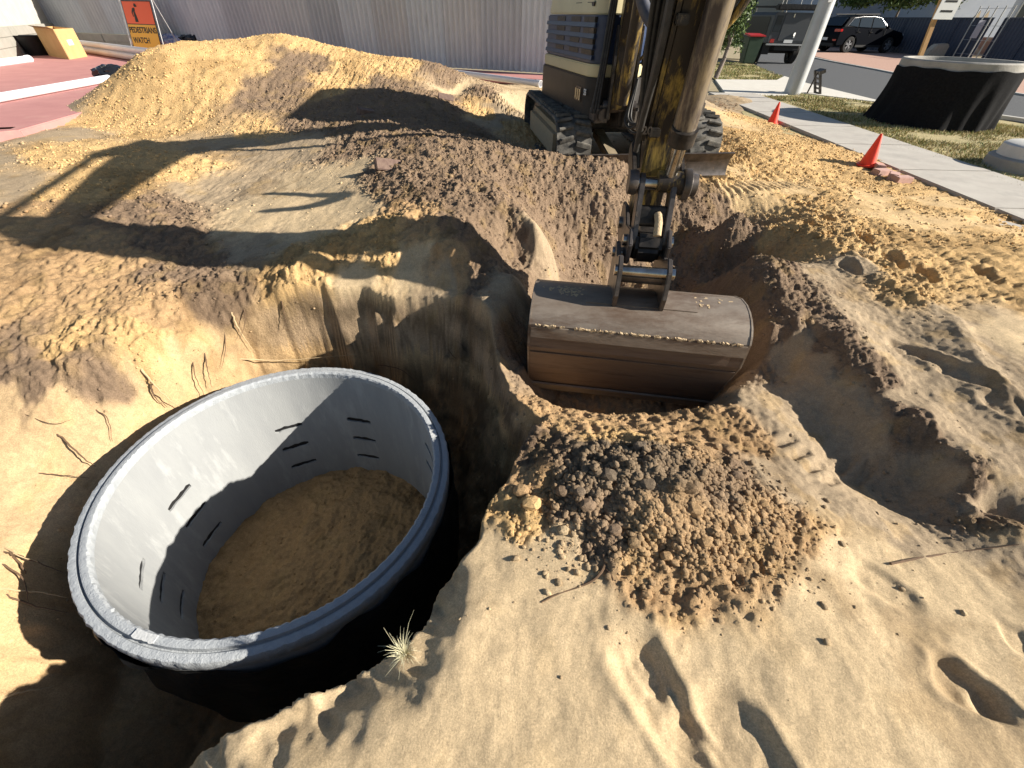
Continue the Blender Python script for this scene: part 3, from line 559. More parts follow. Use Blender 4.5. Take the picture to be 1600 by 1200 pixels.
dc = MB().prism([Hh(.52,.894,1.70), Hh(.36,.894,1.70), Hh(-.2,.885,1.98), Hh(-.04,.885,1.98)], hl*.004); dc.build('pale_stripe', mat('pale_green_stripe', (.6,.66,.42), rough=.5), SH)
# cab
CB = slab('cab', mat('cab_skin', (.02,.025,.03), (.04,.045,.05), rough=.45, scale=5), -.62, .74, -.52, .28, .80, 1.04, .1)
MB().box(Hh(.745,-.12,1.075), .02, .7, .07, hf, hl, uz).build('cream_sill', cream, CB, bev=.006)
for (f, l) in ((.71,.24), (.71,-.48), (-.58,.24), (-.58,-.48)): MB().tube([Hh(f,l,1.03), Hh(f*.93,l,1.9), Hh(f*.86,l,2.45)], .035, 8).build('cab_pillar', blackpaint, CB, smooth=.8)
slab('cab_roof', cream, -.6, .68, -.54, .30, 2.44, 2.55, .12, parent=CB)
def pane(name, pts, m, par, th=.006):
    v = [Vector(p) for p in pts]; n = (v[1]-v[0]).cross(v[2]-v[0]).normalized(); return MB().prism(v, n*th).build(name, m, par)
pane('windscreen', [Hh(.73,.21,1.12), Hh(.73,-.45,1.12), Hh(.64,-.45,2.43), Hh(.64,.21,2.43)], glassdark, CB)
pane('side_glass', [Hh(.66,.26,1.12), Hh(-.54,.26,1.12), Hh(-.5,.26,2.42), Hh(.58,.26,2.42)], glassdark, CB)
pane('rear_glass', [Hh(-.6,.15,1.3), Hh(-.6,-.45,1.3), Hh(-.55,-.45,2.42), Hh(-.55,.15,2.42)], glassdark, CB)
slab('seat', blackpaint, -.35, .15, -.36, .14, 1.0, 1.38, .08, parent=CB, bev=.03); MB().box(Hh(-.38,-.11,1.65), .12, .46, .66, hf, hl, uz).build('seat_back', blackpaint, CB, bev=.04)
MB().tube([Hh(.72,-.08,1.14), Hh(.7,-.1,1.7)], .006, 6).build('wiper', chrome, CB)
for l in (.06, -.28): MB().tube([Hh(.45,l,1.04), Hh(.42,l,1.55)], .016, 8).build('control_lever', blackpaint, CB, smooth=.8)
# operator
op = thing('person', tuple(Hh(-.05,-.11,1.38)), 'seated operator in a green hi-vis top behind the excavator windscreen', 'person')
def skin(name, nodes, edges, m, parent, sub=2):
    O = parent.location; me = bpy.data.meshes.new(name); me.from_pydata([tuple(Vector(p)-O) for p, r in nodes], edges, []); o = bpy.data.objects.new(name, me); COL.objects.link(o)
    s = o.modifiers.new('s', 'SKIN'); sv = me.skin_vertices[0].data
    for i, (p, r) in enumerate(nodes): sv[i].radius = (r, r)
    sv[0].use_root = True; u_ = o.modifiers.new('u', 'SUBSURF'); u_.levels = sub; u_.render_levels = sub; bpy.context.view_layer.update()
    m2 = bpy.data.meshes.new_from_object(o.evaluated_get(bpy.context.evaluated_depsgraph_get())); bpy.data.objects.remove(o)
    for p in m2.polygons: p.use_smooth = True
    m2.materials.clear(); m2.materials.append(m); r = bpy.data.objects.new(name, m2); COL.objects.link(r); r.parent = parent; return r
skinm = mat('skin', (.55,.33,.23), (.6,.37,.27), rough=.55, scale=20); hiv = mat('hi_vis_green', (.25,.75,.05), rough=.7); trou = mat('navy_cotton', (.03,.035,.06), rough=.9)
def O_(f, l, z): return Hh(-.05+f, -.11+l, 1.38+z)
nd = [(O_(0,0,.10),.14), (O_(.0,0,.30),.13), (O_(.02,0,.50),.16), (O_(.03,0,.60),.07), (O_(.04,0,.68),.06), (O_(.06,0,.77),.095), (O_(.07,0,.86),.085),
      (O_(.02,.19,.52),.06), (O_(.1,.24,.28),.045), (O_(.36,.17,.22),.035), (O_(.44,.15,.22),.035), (O_(.02,-.19,.52),.06), (O_(.1,-.24,.28),.045), (O_(.36,-.17,.22),.035), (O_(.44,-.15,.22),.035),
      (O_(.1,.1,.08),.09), (O_(.45,.13,.10),.065), (O_(.5,.13,-.28),.045), (O_(.62,.13,-.32),.04), (O_(.1,-.1,.08),.09), (O_(.45,-.13,.10),.065), (O_(.5,-.13,-.28),.045), (O_(.62,-.13,-.32),.04)]
ed = [(0,1),(1,2),(2,3),(3,4),(4,5),(5,6),(2,7),(7,8),(8,9),(9,10),(2,11),(11,12),(12,13),(13,14),(0,15),(15,16),(16,17),(17,18),(0,19),(19,20),(20,21),(21,22)]
skin('body', nd, ed, skinm, op)
skin('hi_vis_shirt', [(O_(0,0,.12),.165),(O_(0,0,.32),.155),(O_(.02,0,.50),.18),(O_(.02,.19,.52),.075),(O_(.09,.235,.32),.06),(O_(.02,-.19,.52),.075),(O_(.09,-.235,.32),.06)], [(0,1),(1,2),(2,3),(3,4),(2,5),(5,6)], hiv, op)
skin('trousers', [(O_(0,0,.06),.155),(O_(.1,.1,.08),.10),(O_(.38,.125,.10),.08),(O_(.1,-.1,.08),.10),(O_(.38,-.125,.10),.08)], [(0,1),(1,2),(0,3),(3,4)], trou, op)
MB().lathe(O_(.055,0,.82), [(.16,-.01),(.15,.0),(.105,.01),(.1,.06),(.06,.1),(.001,.115)], 20).build('cap', trou, op, smooth=.9)
for l in (.035, -.035): MB().lathe(O_(.15,l,.80), [(.001,-.008),(.009,0),(.001,.008)], 8).build('eye', blackpaint, op)
MB().prism([O_(.152,.012,.79), O_(.152,-.012,.79), O_(.152,0,.81)], hf*.025).build('nose', skinm, op)
for l, dl in ((.15,1), (-.15,-1)):
    for k in range(4): MB().tube([O_(.45,l+dl*(.022-.015*k),.225), O_(.49,l+dl*(.022-.015*k),.215), O_(.495,l+dl*(.022-.015*k),.19)], [.009,.0085,.007], 8).build('finger', skinm, op, smooth=.8)
    MB().tube([O_(.43,l-dl*.03,.23), O_(.465,l-dl*.045,.215), O_(.48,l-dl*.03,.2)], [.011,.01,.008], 8).build('thumb', skinm, op, smooth=.8)
# swing bracket + boom
KP = Hh(.86,.42,.62); MB().prism([Hh(.75,.72,.60), Hh(1.0,.62,.60), Hh(1.06,.45,.60), Hh(.98,.25,.60), Hh(.72,.1,.60)], uz*.2).build('swing_bracket', blackpaint, EX, bev=.03)
MB().box(Hh(.86,.80,.73), .16, .2, .16, hf, hl, uz).build('bracket_ear', darksteel, EX, bev=.03)
MB().lathe(Hh(.95,.80,.73), [(.001,-.0),(.05,0),(.06,.02),(.001,.02)], 16, hf).build('bracket_pin', darksteel, EX, smooth=.5)
BD = Vector((-.105,-.9945,0)).normalized(); BS = Vector((.9945,-.105,0)).normalized()   # boom plane: towards the camera / to the right
P0 = Vector((1.07,5.28,0))
def Bo(s, z, b=0): return P0+BD*s+uz*z+BS*b
top = [(-.12,.78),(-.14,1.3),(-.08,1.9),(.12,2.4),(.5,2.75),(.95,2.85),(1.8,2.66),(2.72,2.38)]; bot = [(2.76,2.26),(1.8,2.42),(1.05,2.52),(.62,2.42),(.36,2.15),(.22,1.7),(.13,1.3),(.12,.78)]
BM = MB().prism([Bo(s,z,-.10) for s, z in top+bot], BS*.20).build('boom', yel, EX, bev=.012)
for b in (-.125, .1): MB().prism([Bo(s,z,b) for s, z in [(-.16,.7),(.16,.7),(.15,1.15),(.06,1.45),(-.1,1.45),(-.18,1.1)]], BS*.025).build('boom_foot_plate', blackpaint, BM)
MB().tube([Bo(.03,.80,-.17), Bo(.03,.80,.17)], .06, 16).build('boom_foot_pin', darksteel, BM, smooth=.6)
MB().tube([Bo(.30,.86), Bo(.47,1.62)], .06, 16).build('boom_cylinder', yel, EX, smooth=.8)
MB().tube([Bo(.47,1.62), Bo(.66,2.4)], .032, 12).build('boom_cylinder_rod', chrome, EX, smooth=.8)
MB().tube([Bo(.6,2.90), Bo(1.5,2.86)], .06, 16).build('arm_cylinder', yel, EX, smooth=.8)
MB().tube([Bo(1.5,2.86), Bo(2.75,2.58)], .03, 12).build('arm_cylinder_rod', chrome, EX, smooth=.8)
# stick
def St(s, z, b=0): return Vector((.80,2.70,0))+BD*(s+max(0, z-.9)*.20)+uz*z+BS*b     # s: towards camera
ST = MB().prism([St(s,z,-.078) for s, z in [(-.10,.56),(.02,.50),(.12,.60),(.10,1.0),(.14,1.8),(.08,2.3),(-.05,2.66),(-.18,2.66),(-.28,2.3),(-.26,1.8),(-.18,1.1)]], BS*.156).build('stick', yel, EX, bev=.012)
MB().prism([St(-.19,1.0,-.112), St(.10,1.0,-.112), St(.13,2.2,-.112), St(-.24,2.2,-.112)], BS*.02).build('stick_side_plate', blackpaint, ST)
MB().beam(St(.115,1.05,-.085), St(.15,2.1,-.085), .02, .03).build('stick_edge_rib', yel, ST)
MB().tube([St(-.12,2.32,-.15), St(-.12,2.32,.15)], .065, 16).build('stick_pivot_pin', darksteel, ST, smooth=.6)
# bucket cylinder (in front of stick) and rod
cx = .06
MB().tube([St(.12,2.35,cx+.02), St(.26,1.04,cx)], .058, 24).build('bucket_cylinder', mat('dirty_cylinder', (.27,.21,.13), (.20,.17,.14), rough=.38, scale=9, metal=.45, c3=(.07,.055,.05), s3=5, t3=.47, w3=.12, stretch=(2.6,2.6,.5)), EX, smooth=.8)
MB().tube([St(.272,1.10,cx), St(.262,1.03,cx)], .066, 24).build('cylinder_gland', blackpaint, EX, smooth=.6)
MB().tube([St(.27,1.05,cx), St(.235,.84,cx)], .036, 16).build('bucket_cylinder_rod', chrome, EX, smooth=.8)
MB().tube([St(.235,.83,-.0), St(.235,.83,.13)], .055, 16).build('rod_eye', yel, EX, smooth=.6)
PA = (.235, .82); PB = (-.02, .92); PC = (.35, .54); PD = (.02, .52)
MB().tube([St(*PA,-.15), St(*PA,.16)], .036, 16).build('link_pin', chrome, EX, smooth=.6)
MB().lathe(St(*PA,.135), [(.001,0),(.075,0),(.08,.01),(.08,.035),(.06,.045),(.055,.075),(.001,.075)], 24, BS).build('link_pin_boss', darksteel, EX, smooth=.5)
MB().lathe(St(*PA,-.105), [(.001,0),(.06,0),(.065,.02),(.06,.05),(.001,.05)], 24, -BS).build('link_pin_boss', darksteel, EX, smooth=.5)
def link(name, a, b, b0, th, w0, w1, m):
    pa, pb = Vector(a), Vector(b); d = (pb-pa).normalized(); n = Vector((-d.y, d.x)); pts = []
    for i in range(9): t = PI/2+PI*i/8; pts.append(pa+w0*(d*math.cos(t)+n*math.sin(t)))
    for i in range(9): t = -PI/2+PI*i/8; pts.append(pb+w1*(d*math.cos(t)+n*math.sin(t)))
    return MB().prism([St(p.x, p.y, b0) for p in pts], BS*th).build(name, m, EX, bev=.004)
for b in (-.142, .118): link('side_link', PA, PB, b, .024, .055, .05, blackpaint)
for b in (-.098, .074): link('bucket_link', PA, PC, b, .03, .05, .045, darksteel)
link('bucket_link_web', ((PA[0]+PC[0])/2, (PA[1]+PC[1])/2+.02), ((PA[0]+PC[0])/2+.02, (PA[1]+PC[1])/2-.05), -.068, .142, .02, .02, blackpaint)
# quick hitch
QH = MB().prism([St(s,z,-.075) for s, z in [(-.07,.58),(.08,.60),(.26,.56),(.40,.60),(.44,.52),(.38,.42),(.24,.41),(.05,.40),(-.08,.44)]], BS*.15).build('quick_hitch', blackpaint, EX, bev=.02)
for b in (-.118, .094): MB().prism([St(s,z,b) for s, z in [(-.08,.62),(.06,.64),(.22,.58),(.38,.62),(.45,.55),(.43,.43),(.3,.38),(.08,.37),(-.1,.42)]], BS*.024).build('hitch_cheek', darksteel, QH, bev=.006)
MB().tube([St(*PC,-.14), St(*PC,.14)], .032, 16).build('hitch_pin', chrome, QH, smooth=.6)
MB().tube([St(*PD,-.14), St(*PD,.14)], .036, 16).build('hitch_pin', chrome, QH, smooth=.6)
MB().tube([St(.42,.60,.03), St(.38,.66,.03), St(.32,.68,.03)], .022, 10).build('hitch_latch', drysoil, QH, smooth=.8)
# bucket
ky = math.radians(-8); kx = Vector((math.cos(ky), math.sin(ky), 0)); kd = Vector((math.sin(ky), -math.cos(ky), 0)); KC = Vector((.73,2.2,-.015)); KW = 1.2
def K(s, z, b=0): return KC+kd*s+uz*z+kx*b
# profile s toward camera
shell = [(-.42,.00),(-.30,.16),(-.17,.25),(-.06,.293),(.03,.306),(.10,.300),(.16,.283),(.205,.260),(.24,.230),(.265,.190)]; flat_ = [(.265,.190),(.275,.04),(.10,-.42)]
prof = shell+flat_[1:]
def shellpart(name, prof, th, m, par, w=KW, b0=None, smooth=.35):
    n = len(prof); inn = []
    for i, (s, z) in enumerate(prof):
        a = Vector(prof[max(i-1,0)]); b = Vector(prof[min(i+1,n-1)]); d = (b-a).normalized(); inn.append((s-(-d.y)*-th if False else s+d.y*th, z-d.x*th))
    P = prof+inn[::-1]; x0 = -w/2 if b0 is None else b0
    return MB().prism([K(s,z,x0) for s, z in P], kx*w).build(name, m, par, smooth=smooth)
BK = shellpart('bucket', shell, .016, steelw, EX)
shellpart('bucket_floor_plate', flat_, .016, rust, BK)
for b in (-KW/2-.012, KW/2-.002):
    MB().prism([K(s*1.012,z+.002,b) for s, z in prof]+[K(-.05,-.44,b), K(-.44,-.14,b)], kx*.014).build('bucket_side_plate', steelw, BK, bev=.003)
# wear strips on the lower shell
def strip(name, s0, z0, s1, z1, th, m, x0=-KW/2+.004, w=KW-.008):
    d = Vector((s1-s0, z1-z0)).normalized(); nx, nz = -d.y*-1, -d.x*-1; nrm = Vector((-d.y, d.x))
    if nrm.x < 0: nrm = -nrm
    return MB().prism([K(s0,z0,x0), K(s1,z1,x0), K(s1+nrm.x*th,z1+nrm.y*th,x0), K(s0+nrm.x*th,z0+nrm.y*th,x0)], kx*w).build(name, m, BK, bev=.002)
strip('wear_strip', .268,.185,.276,.115,.012, steelw)
strip('lower_plate', .262,.00,.185,-.20,.006, rust)
strip('lip_plate', .135,-.35,.095,-.43,.014, steelw)
wl = MB()
for k in range(90):
    b = -KW/2+.02+(KW-.04)*(k+random.random())/90
    if random.random() < .3: continue
    r_ = Matrix.Rotation(random.uniform(-.6,.6), 3, kd); wl.box(K(.276,.192+.004*random.random(),b), random.uniform(.008,.03), .006+.01*random.random(), .004+.011*random.random()**2, r_@kx, kd, r_@uz)
o = wl.build('weld_soil', drysoil, BK, bev=0); tag(o, None, kind='stuff')
sm = MB()
for k in range(170):
    b = random.gauss(.02, .22) if k < 120 else random.gauss(-.42,.06); s_ = random.uniform(-.02,.09); 
    if abs(b) > .57: continue
    zz = np.interp(s_, [p[0] for p in shell], [p[1] for p in shell]); r_ = Matrix.Rotation(random.random()*3, 3, 'Z'); sm.box(K(s_,zz-.001,b), random.uniform(.006,.03), random.uniform(.005,.014), random.uniform(.002,.006), r_@kx, r_@kd, uz)
o = sm.build('dry_sand_smear', drysoil, BK); tag(o, None, kind='stuff')
for b in (-.155, .105):
    MB().prism([K(s,z,b) for s, z in [(.03,.29),(.15,.27),(.165,.36),(.13,.50),(.05,.55),(-.05,.50),(-.22,.52),(-.3,.44),(-.29,.15),(-.12,.26)]], kx*.026).build('bucket_ear', darksteel, BK, bev=.005)
MB().tube([K(.09,.48,-.17), K(.09,.48,.15)], .03, 14).build('bucket_pin', chrome, BK, smooth=.6)
MB().tube([K(-.22,.45,-.17), K(-.22,.45,.15)], .03, 14).build('bucket_pin', chrome, BK, smooth=.6)
MB().tube([K(.03,.43,-.13), K(.03,.43,.105)], .045, 14).build('ear_crosstube', darksteel, BK, smooth=.6)
shellpart('ear_pad', [(-.05,.300),(.03,.311),(.10,.304),(.14,.294)], .01, steelw, BK, w=.62, b0=-.30)
# hoses
def curve_pts(P, n=10):
    P = [Vector(p) for p in P]; out = []
    Q = [P[0]*2-P[1]]+P+[P[-1]*2-P[-2]]
    for i in range(len(P)-1):
        a, b, c, d = Q[i:i+4]
        for k in range(n): t = k/n; out.append(.5*((2*b)+(-a+c)*t+(2*a-5*b+4*c-d)*t*t+(-a+3*b-3*c+d)*t**3))
    return out+[P[-1]]
def hose(name, P, r, m=rubberhose, par=EX): return MB().tube(curve_pts(P, 8), r, 10).build(name, m, par, smooth=1)
for k, (dx, zl) in enumerate([(0,.0),(.03,.03),(.055,-.04),(.085,.02)]):
    hose('hydraulic_hose', [Bo(.2,2.3,.15+dx*.3), Bo(.28,1.5,.17+dx), Bo(.42,1.0,.24+dx), Bo(.42,.70+zl,.16+dx), Bo(.3,.72+zl,.06+dx*.6), Bo(.18,1.05,.13)], .0125)
for k in range(3): hose('hydraulic_hose', [Bo(.1,.74,-.22-.03*k), Bo(.05,1.1,-.2-.02*k), Bo(-.02,1.6,-.17-.02*k), Bo(.0,2.2,-.16), Bo(.3,2.6,-.14)], .016)
hose('hydraulic_hose', [at(1000,-40,y=3.6), at(1006,10,y=3.55), at(1028,42,y=3.45), at(1058,30,y=3.35), at(1090,-5,y=3.2), at(1110,-60,y=3.1)], .038, mat('grey_hose', (.05,.06,.09), (.09,.09,.1), rough=.5, scale=20))
for k, off in enumerate((0,.03,.06)): hose('hydraulic_hose', [St(-.1,2.6,-.13), St(.05,2.2,-.14-off*.3), St(.12+off,1.5,-.125), St(.1+off*.6,1.1,-.13), St(.12,.95,-.13)], .014)
for k, off in enumerate((0, .035)): hose('hydraulic_hose', [St(.1,2.5,.17+off), St(.02,2.2,.2+off), St(-.08,1.7,.19+off), St(-.1,1.35,.14)], .017)
for k, off in enumerate((0,.03,.055)): hose('hydraulic_hose', [St(-.12,2.5,-.10-off), St(-.02,1.9,-.13-off), St(.0,1.4,-.12-off*.8), St(.06,1.0,-.115), St(.1,.86,-.10)], .015)
hose('hydraulic_pipe', [St(-.1,2.3,.3), St(-.1,1.72,.27), St(-.1,1.55,.24), St(-.1,1.42,.14), St(-.1,1.34,.09)], .022, yel)
MB().tube([St(-.1,1.80,.275), St(-.1,1.70,.27)], .032, 12).build('pipe_fitting', chrome, EX, smooth=.6)
hose('hydraulic_pipe', [Bo(.16,1.9,.12), Bo(.17,1.5,.16), Bo(.2,1.3,.17), Bo(.16,1.2,.12)], .012, yel)
for z in (1.05,1.5,1.95): MB().box(St(.14,z,-.06), .06, .05, .04).build('hose_clamp', blackpaint, EX, bev=.005)
MB().box(St(.15,1.62,.0), .13, .05, .10, BS, BD, uz).build('valve_block', blackpaint, EX, bev=.01)
text_part('lettering', '20', .05, St(.16,1.06,-.10), BS, (0,0,1), darksteel, EX)
#SPLIT
# ------------------------------------------------------------------ building site surroundings: slab, fence, footpath, road
ZS = .44
slabm = mat('red_paving', (.42,.19,.18), (.48,.23,.21), rough=.85, scale=2.5, bump=.001, bscale=50, c3=(.50,.31,.25), s3=1.6, t3=.58, w3=.2)
A = at(97, 72, ZS); Bq = at(838, 115, ZS); dF = (Bq-A).normalized(); dF.z = 0; dF.normalize(); nF = Vector((dF.y, -dF.x, 0))     # nF: towards the camera side
E_ = Bq+dF*1.7
mb = MB(); fr_ = [at(-60, 212, ZS), at(30, 203, ZS), at(165, 165, ZS), at(215, 150, ZS), A+dF*9.5+nF*1.15, E_+nF*1.15, E_, A-dF*1.5, at(-200, 108, ZS)]
fr_ = [Vector((p.x, p.y, ZS)) for p in fr_]; 
mb.prism([p-Vector((0,0,.12)) for p in fr_], (0,0,.12)); o = mb.build('paved_slab', slabm, bev=.01); tag(o, 'red painted concrete slab along the corrugated fence', kind='structure')
ed = MB(); ed.beam(at(-60,207,ZS-.03)+Vector((0,-.03,0)), at(30,203,ZS-.03)+Vector((0,-.05,0)), .12, .06)
o = ed.build('timber_plank', mat('grey_timber', (.36,.30,.22), (.28,.23,.17), rough=.9, scale=12, stretch=(1,8,8))); tag(o, 'short grey timber plank along the near edge of the red slab, far left', 'plank')
# corrugated fence
fence = thing('corrugated_fence', tuple(A), 'weathered grey corrugated cement sheet fence behind the excavator', 'fence')
PITCH = .146; fm = [mat('fence_sheet_'+n, a, b, rough=.75, scale=2.2, bump=.001, bscale=40, c3=c, s3=5, t3=.56, w3=.2, stretch=(2,2,.5)) for n, a, b, c in
      [('grey', (.52,.57,.60), (.62,.66,.68), (.40,.43,.45)), ('warm', (.58,.60,.60), (.50,.52,.53), (.70,.72,.72)), ('dark', (.42,.45,.47), (.50,.53,.55), (.6,.63,.64))]]
def sheet(w_, h, seed):
    mb = MB(); n = int(w_/PITCH*8); 
    for i in range(n+1):
        x = w_*i/n; yv = .034*math.cos(2*PI*x/PITCH)
        mb.v += [(x, yv, 0), (x, yv, h), (x, yv-.008, 0), (x, yv-.008, h)]
    for i in range(n):
        a = 4*i; b = a+4; mb.f += [(a,b,b+1,a+1), (a+2,a+3,b+3,b+2), (a+1,b+1,b+3,a+3), (a,a+2,b+2,b)]
    mb.f += [(0,1,3,2), (4*n,4*n+2,4*n+3,4*n+1)]; return mb.mesh('corrugated_sheet', smooth=1)
L = (E_-A).length; SW = PITCH*7; me_s = [sheet(SW+.04, 1.95, k) for k in range(3)]; n = int(L/SW); angF = math.atan2(dF.y, dF.x)
for k in range(n):
    m_ = [0,0,1,0,2,1,0,0,2,1,1,2,0,1,0,1,2,0,1,0,0,1,2,1,0,1][k % 26]; q = A+dF*(k*SW)-nF*(.012*(k % 2)); me = me_s[m_]
    inst('corrugated_sheet', me, fm[m_], q+Vector((0,0,.40 if k < 5 else .02)), (0,0,angF), fence)
MB().tube([A+dF*.0-nF*.06+Vector((0,0,1.6)), E_-nF*.06+Vector((0,0,1.6))], .03, 8).build('rail', mats := mat('galv_steel', (.5,.5,.5), (.4,.4,.4), rough=.4, metal=.7, scale=20), fence)
sle = mat('concrete_sleeper', (.33,.33,.30), (.40,.40,.36), rough=.85, scale=6, bump=.004, bscale=25)
ret = thing('retaining_wall', tuple(A+Vector((0,0,0))), 'low wall of two grey concrete sleepers under the corrugated fence', 'retaining wall')
slm = MB().box((0,0,0), 2.55, .08, .195).mesh('sleeper', bev=.008)
for k in range(2):
    for j in range(2): inst('sleeper', slm, sle, A+dF*(1.3+2.6*k)+nF*.09+Vector((0,0,.1+.2*j)), (0,0,angF), ret)
# bright return fence on the left
Lp = at(-40, 103, ZS); dL = (Lp-A); dL.z = 0; LL = dL.length; dL.normalize(); nL = Vector((-dL.y, dL.x, 0)); angL = math.atan2(dL.y, dL.x)
whsh = mat('cream_fence_sheet', (.36,.35,.31), (.42,.40,.36), rough=.6, scale=3)
f2 = thing('side_fence', tuple(A-nF*.0), 'sunlit cream ribbed fence on pale sleepers at the far left', 'fence')
me = sheet(.9, 1.9, 3); nn_ = int(LL/.88)+4
for k in range(nn_): inst('ribbed_sheet', me, whsh, A+dL*(.06+k*.88)+Vector((0,0,.62)), (0,0,angL), f2)
slw = mat('pale_sleeper', (.32,.31,.27), (.38,.36,.32), rough=.85, scale=5, bump=.003, bscale=25)
m3 = MB().box((0,0,0), 2.3, .08, .205).mesh('sleeper', bev=.008)
for k in range(int((LL+3)/2.35)+1):
    for j in range(3): inst('sleeper', m3, slw, A+dL*(1.25+2.35*k)+nL*.09+Vector((0,0,.104+.21*j)), (0,0,angL), f2)
# pipes
pvc = mat('white_pvc', (.78,.78,.80), (.70,.70,.73), rough=.35, spec=.5, scale=3); pvc2 = mat('cream_pvc', (.70,.64,.62), (.64,.58,.56), rough=.4, scale=3)
def pipe(a, b, r, label, m=pvc, group=None):
    d = (Vector(b)-Vector(a)).normalized(); mb = MB(); u = d.cross(Vector((0,0,1))).normalized()
    Lh = (Vector(b)-Vector(a)).length; mb.lathe(a, [(r,0),(r,Lh-.14),(r*1.13,Lh-.12),(r*1.13,Lh),(r*1.02,Lh),(r*.9,Lh-.13),(r*.9,0)], 20, d, u, closed=True)
    return tag(mb.build('plastic_pipe', m, smooth=.6), label, 'pipe', group)
pa = at(118, 79, ZS); pb = at(300, 107, ZS+.02)
for k, (dy, dz, lab, m_) in enumerate([(0,.075,'nearest white pipe on the slab in the bundle behind the cardboard box',pvc2),(.17,.075,'white pipe at the back of the bundle, against the concrete sleepers',pvc),(.085,.22,'white pipe lying on top of the pipe bundle behind the cardboard box',pvc)]):
    pipe(pa+nF*(.1-dy)+Vector((0,0,dz)), pb+nF*(.1-dy)+Vector((0,0,dz)), .075, lab, m_)
pipe(at(-60,163,ZS+.06), at(206,116,ZS+.06), .055, 'single white pipe lying across the red slab at the left')
pipe(at(655,106,ZS+.05), at(845,131,ZS+.05), .055, 'white pipe lying along the foot of the fence left of the excavator')
pipe(at(-60,106,ZS+.06), at(46,92,ZS+.06), .07, 'white pipe lying along the pale sleepers at the far left')
# cardboard box
card = mat('cardboard', (.50,.32,.14), (.56,.37,.17), rough=.85, scale=4); 
b0 = at(109, 93, ZS); b1 = at(133, 89, ZS); b2 = at(76, 87, ZS); ex = (b1-b0); ex.z = 0; Wx = ex.length; ex.normalize(); ey = Vector((-ex.y, ex.x, 0))
Wx *= 1.15; D_ = (b2-b0).length*.95; ey = (b2-b0).normalized()
HB = .62; bx = thing('cardboard_box', tuple(b0), 'open brown cardboard box standing on the red slab by the pipes', 'box')
def quadp(name, P, t, m, par): v = [Vector(p) for p in P]; n = (v[1]-v[0]).cross(v[3]-v[0]).normalized(); return MB().prism(v, n*t).build(name, m, par)
zz = Vector((0,0,HB)); q = [b0, b0+ex*Wx, b0+ex*Wx+ey*D_, b0+ey*D_]
for k in range(4): quadp('panel', [q[k], q[(k+1)%4], q[(k+1)%4]+zz, q[k]+zz], .008, card, bx)
quadp('flap', [q[0]+zz+ey*.0, q[3]+zz, q[3]+zz-ex*.22+Vector((0,0,.04)), q[0]+zz-ex*.22+Vector((0,0,.04))], .006, mat('cardboard_inside', (.34,.24,.13), rough=.9), bx)
quadp('label', [b0+ex*Wx*.35-ey*.012+zz*.45, b0+ex*Wx*.62-ey*.012+zz*.45, b0+ex*Wx*.62-ey*.012+zz*.63, b0+ex*Wx*.35-ey*.012+zz*.63], .002, whitep, bx)
redp = mat('red_print', (.45,.12,.05), rough=.9)
for x0, z0, w_, h_ in ((.3,.84,.5,.03),(.45,.78,.25,.03),(.55,.05,.1,.05)): quadp('print', [b0+ex*Wx*x0-ey*.011+zz*z0, b0+ex*Wx*(x0+w_)-ey*.011+zz*z0, b0+ex*Wx*(x0+w_)-ey*.011+zz*(z0+h_), b0+ex*Wx*x0-ey*.011+zz*(z0+h_)], .001, redp, bx)
# black tub and the tools leaning on the left fence
tubp = at(62, 86, ZS); mb = MB().lathe(tubp, [(.001,0),(.24,0),(.34,.42),(.36,.43),(.35,.44),(.32,.42),(.22,.03),(.001,.03)], 28)
tag(mb.build('rubber_tub', blackplastic, smooth=.6), 'black flexible tub behind the cardboard box', 'tub')
def tool(px0, py0, px1, py1, col, label, head, dz=0.0):
    b = at(px0, py0, ZS+.02); t = at(px1, py1, y=b.y+.55); d = (t-b); k = 1.55/d.length; t = b+d*k
    T = thing('long_tool', tuple(b), label, 'tool'); MB().tube([b, t], .016, 8).build('handle', col, T, smooth=.8)
    if head == 'rake':
        MB().box(t, .42, .03, .03).build('rake_bar', blackpaint, T)
        for j in range(8): MB().tube([t+Vector((-.19+.054*j,0,0)), t+Vector((-.19+.054*j,-.05,-.06))], .004, 5).build('tine', blackpaint, T)
    elif head == 'screed': MB().box(b+Vector((0,0,.1)), .5, .03, .1).build('blade', galv, T)
    else: MB().prism([b+Vector((-.1,0,-.0)), b+Vector((.1,0,0)), b+Vector((.12,.0,.22)), b+Vector((0,.02,.3)), b+Vector((-.12,0,.22))], (0,.01,0)).build('blade', blackpaint, T)
galv = MATS['galv_steel']; redh = mat('red_handle', (.5,.08,.03), rough=.5); woodh = mat('wood_handle', (.45,.27,.11), (.36,.2,.08), rough=.6, scale=20)
tool(50, 76, 4, 8, redh, 'long tool with a red handle leaning against the left fence', 'shovel')
tool(56, 79, 14, 2, woodh, 'long tool with a wooden handle leaning right of the red one', 'shovel')
tool(62, 74, 24, 2, blackpaint, 'black handled rake leaning on the left fence', 'rake')
tool(40, 70, -4, 6, blackpaint, 'leftmost black handled tool leaning on the left fence', 'shovel')
tool(68, 70, 40, 2, galv, 'grey metal handled tool leaning nearest the fence corner', 'screed')
